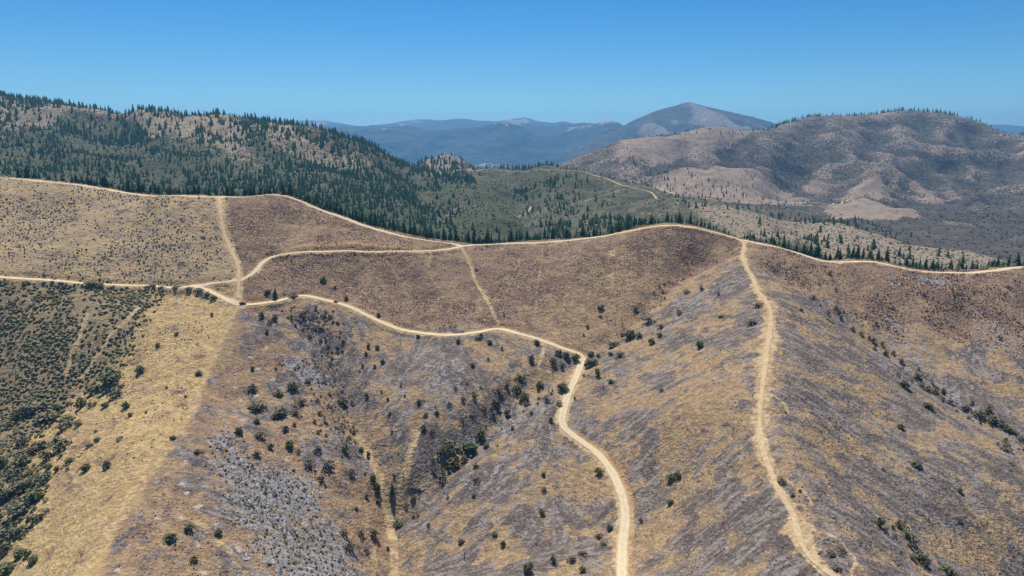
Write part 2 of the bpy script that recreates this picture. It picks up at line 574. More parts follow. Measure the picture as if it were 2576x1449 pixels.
for pp, hw, st in TRACKS:
    if st <= 0: continue
    g, ok = T1.hit([p[0] for p in pp], [p[1] for p in pp])
    c = densify(g[ok], 1.0)
    wob = 0.35 * vnoise(T1.X / 3, T1.Y / 3, 31)
    D, _ = T1.dist(c, hw * 2 + 4)
    track = np.maximum(track, st * (1 - sstep(hw * 0.75, hw * 1.4 + 0.6, D + wob * hw)))

# ------------------------------------------------------------------ ground cover zones of the near hillside
WARPX = fbm(T1.X, T1.Y, 30, 4, 71, 0.6)
WARPY = fbm(T1.X, T1.Y, 30, 4, 83, 0.6)


def box(A, r):
    """Box blur of radius r cells, twice."""
    for _ in range(2):
        for ax in (0, 1):
            P = np.pad(A, [(r + 1, r) if k == ax else (0, 0) for k in (0, 1)], mode='edge').cumsum(ax)
            A = (np.take(P, range(2 * r + 1, P.shape[ax]), ax) - np.take(P, range(0, P.shape[ax] - 2 * r - 1), ax)) / (2 * r + 1)
    return A


def zone(pp, blur=3, warp=5.0):
    """Soft map of a ground-cover patch whose outline was measured in the photograph and laid on the hillside."""
    g, ok = T1.hit([p[0] for p in pp], [p[1] for p in pp])
    poly = g[:, :2]
    pad = warp + blur * 3 + 6
    x0, y0 = poly.min(0) - pad
    x1, y1 = poly.max(0) + pad
    i0, i1 = np.clip([(x0 - T1.x0) / T1.st, (x1 - T1.x0) / T1.st], 0, len(T1.xs)).astype(int)
    j0, j1 = np.clip([(y0 - T1.y0) / T1.st, (y1 - T1.y0) / T1.st], 0, len(T1.ys)).astype(int)
    out = np.zeros_like(T1.X)
    sl = (slice(j0, j1), slice(i0, i1))
    m = in_poly(T1.X[sl] + WARPX[sl] * warp, T1.Y[sl] + WARPY[sl] * warp, poly).astype(float)
    out[sl] = box(m, max(1, int(blur * 0.8)))
    return out


crest = np.array([pt(u, v, Y) for u, v, Y in RIDGE])
crest_y = np.interp(T1.X, crest[:, 0], crest[:, 1])
beyond = sstep(3, 14, T1.Y - crest_y)          # the far side of the ridge

char = np.zeros_like(T1.X); brown = np.zeros_like(T1.X); ash = np.zeros_like(T1.X)
orange = np.zeros_like(T1.X); brush = np.zeros_like(T1.X); tanmix = np.zeros_like(T1.X)
# everything right of the firebreak burned
Zburn_up = zone([(556, 480), (705, 470), (1165, 600), (1700, 545), (1860, 590), (1880, 640), (1700, 720), (1560, 860), (1465, 885), (1380, 858), (1240, 822), (1100, 838), (1000, 822), (850, 757), (760, 737), (606, 762), (601, 690), (570, 590)], 2, 2.0)
Zburn_right = zone([(1882, 605), (2090, 655), (2200, 650), (2300, 672), (2700, 650), (2700, 900), (2576, 900), (2450, 870), (2330, 830), (2250, 860), (2150, 800), (2040, 730), (1960, 700), (1900, 690)], 6, 9)
brown = np.maximum(brown, Zburn_up * 0.92)
brown = np.maximum(brown, Zburn_right * 0.95)
# tan pockets on the upper slope
for pp, k in [([(1330, 760), (1480, 700), (1700, 690), (1640, 760), (1560, 835), (1465, 885), (1380, 858), (1290, 835)], 0.75),
              ([(960, 690), (1020, 720), (1010, 790), (940, 800), (870, 760), (900, 700)], 0.35), ([(1085, 660), (1150, 720), (1220, 800), (1150, 790), (1090, 720)], 0.4),
              ([(1560, 640), (1720, 650), (1640, 740), (1520, 760), (1480, 700)], 0.3), ([(1200, 640), (1330, 640), (1330, 700), (1230, 700)], 0.15),
              ([(690, 540), (790, 560), (800, 625), (690, 632)], 0.35), ([(880, 600), (1000, 605), (1080, 625), (900, 630)], 0.3)]:
    z_ = zone(pp, 8, 10)
    brown *= 1 - k * z_
    orange = np.maximum(orange, z_ * 0.55)
# lower centre, spur flanks: charcoal streaks over straw
Zchar_mid = zone([(830, 765), (1000, 832), (1240, 835), (1450, 895), (1400, 1060), (1560, 1240), (1560, 1500), (995, 1500), (980, 1290), (880, 1000)], 4, 4)
Zchar_spurL = zone([(1870, 640), (1700, 740), (1480, 900), (1415, 1050), (1560, 1200), (1575, 1500), (2150, 1500), (1960, 1240), (1915, 1090), (1940, 800)], 4, 4)
Zchar_spurR = zone([(1890, 680), (1950, 700), (2060, 740), (2250, 860), (2420, 860), (2700, 900), (2700, 1550), (2150, 1550), (1960, 1240), (1915, 1090), (1945, 800)], 5, 6)
char = np.maximum(char, Zchar_mid * 0.62)
char = np.maximum(char, Zchar_spurL * 0.53)
char = np.maximum(char, Zchar_spurR * 0.70)
for pp, k in [  # darker burn patches (+) and straw openings (-)
        ([(1860, 760), (1925, 790), (1920, 860), (1870, 900), (1800, 950), (1760, 930), (1830, 850)], 0.32),
        ([(1800, 1180), (1900, 1130), (1960, 1250), (2000, 1330), (1960, 1449), (1800, 1449), (1750, 1330), (1820, 1260)], 0.34),
        ([(1640, 870), (1760, 800), (1880, 700), (1840, 760), (1730, 850), (1600, 950)], 0.16),
        ([(1940, 1000), (1980, 1020), (1985, 1045), (1935, 1045)], 0.3), ([(1955, 1190), (2035, 1250), (2030, 1268), (1985, 1262)], 0.45), ([(2022, 1340), (2100, 1352), (2145, 1410), (2130, 1449), (2090, 1435), (2040, 1390)], 0.4),
        ([(1560, 930), (1700, 860), (1860, 900), (1780, 960), (1500, 1050), (1430, 1060)], -0.08), ([(1640, 1100), (1800, 1040), (1860, 1100), (1780, 1200), (1680, 1330), (1600, 1400), (1590, 1250)], -0.26),
        ([(1830, 830), (1930, 900), (1900, 1090), (1830, 1010), (1760, 1010)], -0.14), ([(1560, 1060), (1620, 1100), (1600, 1200), (1540, 1130)], -0.2),
        ([(2250, 780), (2380, 870), (2420, 960), (2300, 930), (2220, 850)], -0.3), ([(2380, 900), (2576, 1020), (2576, 1090), (2450, 1010)], -0.12), ([(2250, 1010), (2500, 1110), (2600, 1240), (2450, 1210), (2280, 1100)], -0.18),
        ([(2420, 1240), (2576, 1310), (2576, 1440), (2480, 1449), (2380, 1330)], -0.32), ([(1960, 1160), (2080, 1200), (2180, 1330), (2080, 1300), (2000, 1230)], -0.1),
        ([(2000, 780), (2100, 860), (2200, 960), (2080, 900), (1970, 820)], -0.12),
        ([(880, 860), (950, 900), (960, 1000), (890, 980), (850, 920)], -0.3), ([(1190, 880), (1300, 870), (1380, 940), (1330, 980), (1240, 960)], -0.3), ([(950, 1150), (1060, 1130), (1040, 1250), (1000, 1290), (970, 1230)], -0.32),
        ([(1060, 900), (1150, 860), (1180, 1000), (1100, 1080), (1020, 1030)], 0.14), ([(1120, 1200), (1350, 1090), (1450, 1170), (1300, 1250), (1090, 1330)], 0.1), ([(1300, 1250), (1480, 1200), (1560, 1350), (1420, 1420), (1250, 1350)], -0.05),
        ([(1050, 1330), (1200, 1330), (1250, 1449), (1030, 1449)], -0.15), ([(1440, 1000), (1560, 960), (1620, 1000), (1500, 1090), (1425, 1060)], 0.06)]:
    char = np.clip(char + k * zone(pp, 8, 8), 0, 1)
# burnt pocket on the left: brown litter with white ash rings and grey ash beds
Zpocket = zone([(600, 775), (840, 762), (880, 960), (950, 1190), (985, 1300), (985, 1500), (235, 1500), (305, 1315), (480, 1060), (525, 935)], 3, 2.5)
char = np.maximum(char, Zpocket * 0.36)
brown = np.maximum(brown, Zpocket * 0.36)
orange = np.maximum(orange, Zpocket * 0.7)
brown = np.maximum(brown, zone([(600, 775), (720, 775), (760, 850), (640, 980), (560, 1060), (500, 1050), (540, 940)], 6, 6) * 0.75)
brown = np.maximum(brown, zone([(480, 1080), (560, 1080), (500, 1250), (360, 1400), (300, 1400), (330, 1290), (420, 1160)], 6, 6) * 0.6)
char = np.maximum(char, zone([(690, 770), (850, 775), (850, 900), (900, 1000), (940, 1180), (870, 1170), (800, 1010), (760, 880)], 6, 7) * 0.72)
for pp, k in [([(520, 1090), (590, 1080), (600, 1150), (560, 1170)], .6), ([(540, 1140), (640, 1150), (700, 1200), (640, 1290), (580, 1280)], .8), ([(580, 1230), (700, 1190), (790, 1200), (800, 1290), (690, 1340), (600, 1330)], .9),
              ([(640, 1340), (830, 1300), (900, 1400), (880, 1500), (700, 1500)], .8), ([(690, 880), (760, 910), (830, 960), (800, 970), (720, 920)], .9), ([(780, 800), (810, 830), (800, 850), (770, 815)], .8),
              ([(1060, 930), (1160, 900), (1180, 960), (1130, 1040), (1060, 1060)], .3), ([(1220, 1010), (1330, 1000), (1330, 1090), (1240, 1110)], .35), ([(1110, 1230), (1400, 1090), (1450, 1140), (1200, 1260)], .22),
              ([(2150, 870), (2260, 960), (2420, 1040), (2576, 1180), (2576, 1110), (2430, 1000), (2330, 870), (2230, 780)], .35), ([(2230, 690), (2260, 700), (2250, 712), (2225, 700)], .9), ([(2310, 698), (2400, 706), (2400, 722), (2330, 715)], .8),
              ([(2440, 780), (2576, 840), (2576, 900), (2480, 880)], .3), ([(1690, 760), (1880, 680), (1890, 710), (1760, 780), (1680, 830)], .25), ([(980, 1000), (1040, 980), (1050, 1090), (980, 1090)], .25)]:
    ash = np.maximum(ash, k * zone(pp, 4, 5))
spot_px = [(594, 941), (631, 898), (668, 875), (695, 935), (686, 955), (647, 928), (720, 968), (590, 975), (645, 995), (605, 1005), (560, 1058), (607, 1056), (531, 1113), (646, 1215), (465, 1162), (458, 1218), (470, 1240), (393, 1304), (455, 1300),
           (325, 1373), (397, 1390), (500, 1370), (510, 1440), (302, 1432), (600, 1380), (672, 1173), (632, 1123), (720, 1157), (760, 1105), (720, 1340), (543, 1317), (497, 1273), (620, 1400), (90, 1435), (175, 1044), (21, 1136), (590, 1035)]
g_, ok_ = T1.hit([p[0] for p in spot_px], [p[1] for p in spot_px])
white = np.zeros_like(T1.X)
for k, (x, y, z) in enumerate(g_):
    r = 1.5 + 1.7 * ((k * 37) % 10) / 10
    white = np.maximum(white, (1 - sstep(r * 0.5, r, np.hypot(T1.X - x, (T1.Y - y)) + fbm(T1.X, T1.Y, 3, 2, 55) * 1.5)) * (0.65 + 0.35 * ((k * 13) % 7) / 7))
# unburnt left side
Zstrip = zone([(0, 440), (555, 492), (600, 700), (606, 765), (525, 935), (480, 1050), (300, 1315), (230, 1500), (-300, 1500), (-300, 430)], 2, 1.5)
Zbrush = zone([(-200, 705), (300, 722), (372, 728), (372, 790), (330, 870), (300, 920), (270, 960), (180, 990), (140, 1060), (0, 1150), (-200, 1150)], 5, 6)
brush = np.maximum(brush, Zbrush * 0.8)
brush = np.maximum(brush, zone([(-200, 1130), (60, 1080), (110, 1200), (80, 1300), (0, 1350), (-200, 1400)], 6, 6) * 0.6)
Zupl = zone([(-200, 430), (555, 492), (600, 700), (470, 715), (300, 712), (-200, 690)], 4, 2)
tanmix = np.maximum(tanmix, Zupl * 0.85)
char = np.maximum(char, 0.62 * sstep(0.74, 0.80, T1.X / T1.Y) * (brown < 0.3))      # the burn goes on to the right
for m_ in (char, brown, ash, white): m_ *= (1 - beyond)
pocketr = Zpocket
char *= 1 - Zstrip; brown *= 1 - Zstrip; ash *= 1 - Zstrip
brush = np.maximum(brush, beyond * 0.9)

# bare soil beside the roads and along the firebreaks
wob = fbm(T1.X, T1.Y, 7, 3, 91)
bare = 1 - sstep(0.2, 2.6, roadB + wob * 3.0)
spurD, _ = T1.dist(road_geo['spur_track'][0], 16)
sp_w = np.interp(T1.Y, [230, 250, 262, 275, 330, 370, 420, 500, 560, 700], [3.6, 4.2, 6.0, 3.4, 3.8, 5.6, 7.6, 6.5, 4.0, 3.2])
bare = np.maximum(bare, 0.8 * (1 - sstep(0.45, 1.15, spurD / sp_w + wob * 0.8)))
fbD, _ = T1.dist(road_geo['firebreak'][0], 16)
bare = np.maximum(bare, np.where(T1.Y > 545, 0.8, 0.42) * (1 - sstep(np.where(T1.Y > 545, 2.6, 1.2), np.where(T1.Y > 545, 4.6, 3.4), fbD + wob * 2.2)))
cut = zone([(1560, 1165), (1590, 1230), (1596, 1320), (1582, 1330), (1570, 1250), (1540, 1170), (1470, 1100), (1500, 1105)], 2, 2)     # orange road cut
cut = np.maximum(cut, zone([(690, 632), (1060, 622), (1070, 630), (740, 635)], 1, 1) * 0.8)
cut = np.maximum(cut, zone([(1000, 822), (920, 782), (850, 757), (860, 750), (940, 775), (1010, 815)], 1, 1) * 0.7)
cut = np.maximum(cut, zone([(1230, 822), (1330, 838), (1450, 880), (1460, 868), (1340, 828), (1250, 812)], 1, 1) * 0.5)
for pp in ([(1525, 690), (1545, 685), (1548, 700), (1530, 708), (1500, 700)], [(1535, 632), (1552, 628), (1550, 645), (1525, 650)]):
    bare = np.maximum(bare, 0.8 * zone(pp, 2, 2))

cut = np.maximum(cut, 0.75 * bank_cut)
bare = np.maximum(bare, 0.55 * bank_fill)
# streaks that run down the slope: noise smeared along the fall line
Zs = T1.smooth(T1.Z, 30)
gy, gx = np.gradient(Zs, T1.st)
gm = np.hypot(gx, gy) + 1e-6
gx, gy = gx / gm, gy / gm


def smear(N, steps, dl):
    acc = N.copy()
    wsum = 1.0
    for sgn in (-1, 1):
        px, py = T1.X.copy(), T1.Y.copy()
        for k in range(steps):
            vx, vy = T1.samp(gx, px, py), T1.samp(gy, px, py)
            px += sgn * vx * dl
            py += sgn * vy * dl
            w = 1 - k / steps
            acc += T1.samp(N, px, py) * w
            wsum += w
    A = acc / wsum
    A = (A - A.mean()) / A.std()
    return A


NF = np.random.default_rng(5).random(T1.X.shape)
lic_f = smear(NF, 3, 1.25)
lic_c = smear(fbm(T1.X, T1.Y, 5.0, 3, 41, 0.7), 5, 2.5)
lic_f = np.clip(0.5 + 0.2 * lic_f, 0, 1)
lic_c = np.clip(0.5 + 0.2 * lic_c, 0, 1)

bare = np.maximum(bare, track)
T1.Z += (T1.smooth(lic_c, 1) - 0.5) * 0.7 * sstep(2, 7, roadD)          # rills down the fall line
near_attrs = {
    'zone_a': np.stack([char, brown, ash, bare], -1),
    'zone_b': np.stack([lic_c, lic_f, np.maximum(orange, 0), brush], -1),
    'zone_c': np.stack([white, tanmix, cut, Zstrip], -1),
}


# ------------------------------------------------------------------ materials of the ground
def near_ground_mat():
    t = NT('hillside_soil')
    ch, br, asx, ba = t.attr('zone_a')
    lc, lf, og, bu = t.attr('zone_b')
    wh, tm, ct, st = t.attr('zone_c')
    n_big = t.noise(0.03, 3)
    n_pat = t.noise(0.085, 3, 0.6, dist=0.6)
    n_mid = t.noise(0.26, 3, 0.6)
    n_fin = t.noise(0.62, 2, 0.6)
    n_vf = t.noise(1.25, 2, 0.6)
    # straw and soil
    straw = t.mix(t.step(n_mid, 0.40, 0.62), (0.345, 0.245, 0.120), (0.475, 0.348, 0.172))
    straw = t.mix(t.mul(t.step(n_fin, 0.50, 0.66), 0.55), straw, (0.235, 0.160, 0.090))
    soil = t.mix(t.step(n_mid, 0.40, 0.60), (0.255, 0.155, 0.092), (0.37, 0.245, 0.145))
    base = t.mix(t.math('ADD', t.mul(og, 0.75), t.mad(t.step(n_pat, 0.40, 0.64), 0.45, -0.08), clamp=True), straw, soil)
    btan = t.mix(t.step(n_mid, 0.40, 0.60), (0.222, 0.152, 0.096), (0.325, 0.230, 0.142))
    btan = t.mix(t.mul(t.step(n_fin, 0.46, 0.62), 0.5), btan, (0.165, 0.115, 0.078))
    base = t.mix(t.mul(t.math('SUBTRACT', 1.0, st), 0.8), base, btan)
    grey = t.mix(t.step(n_fin, 0.40, 0.62), (0.225, 0.175, 0.130), (0.335, 0.262, 0.190))
    base = t.mix(t.mul(tm, t.mad(t.step(n_pat, 0.40, 0.58), 0.6, 0.35)), base, grey)
    # scrub litter in the brush
    bt = t.step(t.add(t.mad(n_fin, 0.9, bu), t.mad(n_mid, 0.7, -0.9)), 0.25, 0.6)
    base = t.mix(t.mul(bt, 0.8), base, t.mix(t.step(n_vf, 0.4, 0.6), (0.15, 0.122, 0.078), (0.29, 0.225, 0.142)))
    # brown burn: dark twigs over tan soil
    bsel = t.add(br, t.add(t.mad(n_fin, 1.5, -0.75), t.add(t.mad(n_mid, 1.6, -0.8), t.mad(n_pat, 4.2, -2.2))))
    bcol = t.mix(t.step(t.add(t.mul(n_vf, 0.45), t.mul(n_fin, 0.55)), 0.43, 0.57), (0.098, 0.063, 0.046), (0.315, 0.212, 0.150))
    bcol = t.mix(t.mul(t.step(n_mid, 0.44, 0.60), 0.25), bcol, (0.175, 0.126, 0.100))
    n_lo2 = t.noise(0.042, 4, 0.62, dist=0.8)
    bcol = t.mix(t.mul(t.step(n_lo2, 0.49, 0.60), 0.6), bcol, t.mix(t.step(n_fin, 0.42, 0.6), (0.062, 0.043, 0.037), (0.165, 0.115, 0.092)))
    base = t.mix(t.mul(t.step(bsel, 0.22, 0.62), 0.92), base, bcol)
    # charcoal streaks
    cn = t.add(t.mad(lc, 0.65, -0.325), t.add(t.mad(lf, 0.5, -0.25), t.add(t.mad(n_fin, 1.4, -0.7), t.add(t.mad(n_big, 3.6, -1.8), t.mad(n_pat, 3.0, -1.5)))))
    csel = t.add(ch, cn)
    ccol = t.mix(t.step(t.add(t.mul(lf, 0.35), t.mul(n_fin, 0.65)), 0.42, 0.60), (0.088, 0.076, 0.074), (0.205, 0.178, 0.168))
    n_lo = t.noise(0.05, 4, 0.62, dist=0.8)
    ccol = t.mix(t.mul(t.step(n_lo, 0.50, 0.60), 0.7), ccol, t.mix(t.step(n_fin, 0.42, 0.6), (0.052, 0.047, 0.050), (0.115, 0.102, 0.102)))
    cpale = t.mix(t.mul(t.step(t.add(t.mul(lf, 0.5), t.mul(n_mid, 0.6)), 0.60, 0.78), 0.45), ccol, (0.30, 0.278, 0.28))
    has = t.step(ch, 0.02, 0.18)
    base = t.mix(t.mul(t.mul(t.step(csel, 0.34, 0.62), has), 0.88), base, cpale)
    # ash
    asel = t.add(asx, t.add(t.mad(n_fin, 1.3, -0.65), t.add(t.mad(lf, 0.5, -0.25), t.mad(n_mid, 3.0, -1.55))))
    acol = t.mix(t.step(t.add(t.mul(n_fin, 0.75), t.mul(lf, 0.25)), 0.43, 0.58), (0.165, 0.155, 0.153), (0.255, 0.245, 0.246))
    acol = t.mix(t.mul(t.step(t.noise(0.4, 2), 0.60, 0.68), 0.6), acol, (0.42, 0.41, 0.41))
    base = t.mix(t.mul(t.step(asel, 0.28, 0.6), t.step(asx, 0.02, 0.15)), base, acol)
    base = t.mix(t.mul(t.step(t.add(wh, t.add(t.mad(n_fin, 2.2, -1.1), t.mad(n_vf, 1.4, -0.7))), 0.35, 0.9), 0.7), base, (0.46, 0.415, 0.38))
    # bare tracks and road cuts
    bsel2 = t.step(t.add(ba, t.add(t.mad(n_fin, 0.9, -0.45), t.mad(n_mid, 0.8, -0.4))), 0.3, 0.7)
    bcol2 = t.mix(t.step(t.add(t.mul(lf, 0.5), t.mul(n_mid, 0.6)), 0.40, 0.68), (0.335, 0.235, 0.130), (0.46, 0.345, 0.205))
    base = t.mix(bsel2, base, bcol2)
    base = t.mix(t.mul(ct, t.step(t.add(t.mad(n_fin, 0.8, -0.4), ct), 0.3, 0.8)), base, (0.40, 0.255, 0.130))
    # fine speckle of tufts, twigs and stones
    v = t.voro(0.62)
    sp = t.mul(t.step(v.outputs['Distance'], 0.36, 0.14), t.step(t.noise(0.12, 2), 0.42, 0.58))
    base = t.mix(t.mul(sp, t.mad(bsel2, -0.45, 0.55)), base, (0.085, 0.066, 0.048))
    v2 = t.voro(0.33)
    sp2 = t.step(v2.outputs['Distance'], 0.13, 0.06)
    base = t.mix(t.mul(sp2, 0.45), base, (0.47, 0.42, 0.36))
    t.bump(t.add(t.mul(n_fin, 1.0), t.mul(n_mid, 1.4)), 1.3, 0.85)
    return t.color(base)


def road_mat():
    t = NT('packed_dirt')
    n = t.noise(0.5, 4, 0.6)
    c = t.mix(t.step(n, 0.35, 0.7), (0.49, 0.395, 0.255), (0.57, 0.48, 0.33))
    wheel = t.noise(3.0, 2)
    c = t.mix(t.mul(t.step(wheel, 0.55, 0.75), 0.25), c, (0.44, 0.35, 0.22))
    off = t.attr('lane')[0]
    edge = t.step(t.add(off, t.mad(t.noise(0.35, 3), 0.9, -0.45)), 0.55, 1.05)
    c = t.mix(t.mul(edge, 0.75), c, (0.38, 0.28, 0.165))
    c = t.mix(t.mul(t.step(t.math('ABSOLUTE', t.math('SUBTRACT', off, 0.5)), 0.22, 0.05), 0.22), c, (0.66, 0.57, 0.41))
    t.bump(t.noise(2.0, 3), 0.08)
    return t.color(c)


def track_mat():
    t = NT('loose_dirt')
    n = t.noise(0.45, 4, 0.65)
    c = t.mix(t.step(n, 0.33, 0.7), (0.40, 0.295, 0.165), (0.53, 0.415, 0.26))
    c = t.mix(t.mul(t.step(t.noise(1.7, 3), 0.5, 0.75), 0.4), c, (0.36, 0.26, 0.15))
    t.bump(t.noise(1.5, 3), 0.15)
    return t.color(c)


M_NEAR, M_ROAD, M_TRACK = near_ground_mat(), road_mat(), track_mat()
keep1 = (np.abs(T1.X) < T1.Y * 0.82 + 190)
tag(grid_mesh('hillside', T1, M_NEAR, keep1, near_attrs), 'burnt and straw coloured near hillside with spur and gullies', 'hillside', kind='structure')


def ribbon(name, c, wid, mat, g, lift, label, edge=0.5, seed=0):
    d = np.gradient(c[:, :2], axis=0)
    d /= np.hypot(d[:, 0], d[:, 1])[:, None] + 1e-9
    nrm = np.stack([-d[:, 1], d[:, 0]], 1)
    s = np.arange(len(c)) * 1.5
    V = []
    offs = [-1.0, -0.5, 0.0, 0.5, 1.0]
    for k, o in enumerate(offs):
        w = wid / 2 * o
        if abs(o) == 1:
            w = w + np.sign(o) * edge * fbm(s, np.full(len(s), 3.3 + o), 9, 3, 100 + seed)
        p = c[:, :2] + nrm * np.reshape(w, (-1, 1)) if np.ndim(w) else c[:, :2] + nrm * w
        z = g.h(p[:, 0], p[:, 1]) + lift + (0.05 if abs(o) < 1 else 0.0)
        V.append(np.stack([p[:, 0], p[:, 1], z + CZ], 1))
    n = len(c)
    V = np.concatenate(V)
    F = []
    for k in range(len(offs) - 1):
        i = np.arange(n - 1)
        F.append(np.stack([k * n + i, k * n + i + 1, (k + 1) * n + i + 1, (k + 1) * n + i], 1)[:, ::-1])
    me = np_mesh(name, V, np.concatenate(F), mat, True)
    lane = np.repeat(np.abs(offs), n)
    attr4(me, 'lane', np.stack([lane, lane, lane, lane], 1))
    o = link(name, me)
    return tag(o, label, 'road' if 'track' not in name and 'break' not in name else 'track', kind='structure')


for k, (name, (c, wid, lab)) in enumerate(road_geo.items()):
    if name == 'firebreak': c = c[c[:, 1] > 548]
    soft = name in ('spur_track', 'firebreak')
    ribbon(name, c, wid * (0.5 if soft else 1.0), M_TRACK if soft else M_ROAD, T1, 0.10 + 0.05 * k, lab, 0.7 if soft else 0.9, k * 10)

# ------------------------------------------------------------------ the valley and hills behind the ridge
SKY2 = [(-250, 200, 1950), (0, 232, 1900), (100, 246, 1900), (200, 260, 1900), (300, 272, 1880), (400, 282, 1850), (500, 290, 1830), (600, 298, 1800), (690, 306, 1780), (760, 317, 1750), (850, 336, 1720), (950, 378, 1700), (1000, 398, 1710), (1060, 419, 1750)]
SADDLE = [(1120, 423, 1820), (1250, 425, 1880), (1330, 420, 1870), (1400, 415, 1850), (1450, 425, 1830), (1500, 440, 1790), (1580, 466, 1700), (1650, 486, 1600), (1700, 498, 1500), (1760, 511, 1380), (1830, 523, 1300), (1900, 537, 1240),
          (2000, 564, 1180), (2050, 563, 1165), (2100, 561, 1150), (2180, 571, 1110), (2250, 586, 1080), (2400, 626, 1010), (2530, 664, 960), (2650, 700, 930)]
MID2 = [(0, 430, 1150), (300, 455, 1150), (600, 480, 1150), (900, 540, 1080), (0, 340, 1500), (150, 390, 1330), (300, 370, 1450), (450, 420, 1300), (600, 400, 1400), (800, 430, 1350), (700, 350, 1570), (950, 470, 1300), (300, 310, 1700), (900, 400, 1560),
        (1000, 520, 1220), (1060, 470, 1430), (1120, 560, 1120), (1130, 500, 1370), (1240, 520, 1300), (1240, 470, 1560), (1200, 585, 1040), (1330, 580, 1080), (1330, 510, 1370), (1350, 460, 1620), (1450, 500, 1440), (1500, 550, 1170), (1650, 540, 1230),
        (1600, 500, 1470), (1420, 590, 1040), (1750, 555, 1120), (1900, 572, 1050), (2000, 602, 950), (2200, 622, 900), (2400, 656, 850), (2100, 592, 1030), (1800, 570, 1040), (-250, 420, 1150), (-250, 330, 1500), (2600, 690, 830)]
VAL2 = [(-300, 930, -118), (300, 930, -125), (700, 915, -158), (1000, 900, -182), (1300, 900, -192), (1600, 890, -190), (1900, 830, -188), (2200, 750, -172), (2576, 730, -172), (2800, 740, -178)]
P2 = [pt(*p) for p in SKY2 + SADDLE + MID2]
for u, Y, z in VAL2:
    a, _ = ray(u, 560)
    P2 += [(a * Y, Y, z), (a * (Y - 90), Y - 90, z - 55)]
for u, v, Y in SKY2:
    a, b, c = pt(u, v, Y)
    P2 += [(a, b + 60, c - 8), (a * 1.1, b + 260, c - 85), (a * 1.2, b + 520, c - 190)]
for u, v, Y in SADDLE[::2]:
    a, b, c = pt(u, v, Y)
    P2 += [(a, b + 25, c - 3), (a * 1.05, b + 150, c - 50), (a * 1.15, b + 380, c - 130)]
KNOLL = [(1045, 412, 2250), (1075, 400, 2250), (1100, 393, 2250), (1130, 389, 2250), (1165, 402, 2250), (1205, 424, 2250)]
T2 = Grid(-1750, 1350, 640, 2560, 6.0)
T2.Z = tps_eval(tps_fit(P2, 2e-5), T2.X, T2.Y)
T2.Z += ridged(T2.X, T2.Y, 210, 3, 21) * 20 - 9 + fbm(T2.X, T2.Y, 40, 3, 25) * 3.0
for pp, dep, wd in [([(1010, 425), (1060, 455), (1110, 500), (1135, 550), (1150, 604)], 26, 55), ([(1290, 440), (1310, 480), (1335, 530), (1335, 575), (1325, 606)], 20, 45), ([(1500, 470), (1450, 520), (1390, 570), (1340, 600)], 12, 40), ([(560, 330), (640, 400), (760, 470), (900, 545)], 18, 60), ([(250, 290), (330, 370), (430, 440), (560, 485)], 20, 70),
                    ([(780, 340), (850, 420), (930, 490), (1010, 560)], 12, 45), ([(1990, 575), (2060, 610), (2100, 640)], 10, 30), ([(2250, 600), (2280, 640)], 10, 30), ([(60, 300), (120, 380), (200, 445)], 14, 60)]:
    g_, ok_ = T2.hit([q[0] for q in pp], [q[1] for q in pp], 800)
    if ok_.sum() < 2: continue
    D, _ = T2.dist(densify(g_[ok_], 8.0), wd * 2.4)
    T2.Z -= dep * np.exp(-(D / wd) ** 2) * (D < wd * 2.4)
kn = np.array([pt(*k) for k in KNOLL])
kz = np.interp(T2.X, kn[:, 0], kn[:, 2], left=-400, right=-400) - np.abs(T2.Y - 2250) * 0.28 + fbm(T2.X, T2.Y, 60, 2, 5) * 3
T2.Z = np.maximum(np.maximum(T2.Z, kz), -465)


def zone2(g, pp, blur=2, warp=14, ys=None):
    h, ok = g.hit([p[0] for p in pp], [p[1] for p in pp], ys)
    return g.smooth(in_poly(g.X + fbm(g.X, g.Y, 90, 3, 7) * warp * 2, g.Y + fbm(g.X, g.Y, 90, 3, 9) * warp * 2, h[:, :2]).astype(float), blur)


chap = np.ones_like(T2.X) * 0.85
tan2 = np.zeros_like(T2.X)
lush = np.zeros_like(T2.X)
for pp, k in [([(0, 235), (500, 292), (700, 310), (760, 330), (700, 390), (560, 380), (330, 330), (150, 300), (0, 330)], .75), ([(480, 300), (640, 305), (640, 340), (560, 350), (480, 330)], .9), ([(540, 330), (740, 330), (850, 420), (640, 440), (560, 400)], .6),
              ([(0, 340), (260, 370), (520, 390), (400, 400), (0, 385)], .45), ([(1045, 395), (1130, 385), (1210, 424), (1040, 424)], 1.0), ([(800, 380), (930, 400), (960, 450), (870, 440)], .4)]:
    tan2 = np.maximum(tan2, k * 0.62 * zone2(T2, pp, 6, 40))
spurz = zone2(T2, [(1740, 506), (1900, 534), (2000, 560), (2100, 556), (2250, 582), (2400, 622), (2560, 668), (2500, 680), (2300, 676), (2100, 650), (1900, 600), (1780, 560)], 3)
for pp, k in [([(1130, 560), (1240, 500), (1320, 570), (1310, 606), (1130, 606)], .9), ([(880, 560), (1000, 480), (1100, 540), (1130, 606), (1000, 606)], 1.), ([(1060, 440), (1350, 430), (1500, 470), (1330, 520), (1100, 520)], .55), ([(0, 400), (200, 390), (330, 430), (200, 450), (0, 440)], .5),
              ([(1550, 560), (1740, 530), (1740, 565), (1560, 600)], .5)]:
    lush = np.maximum(lush, k * zone2(T2, pp))
woods = np.zeros_like(T2.X)
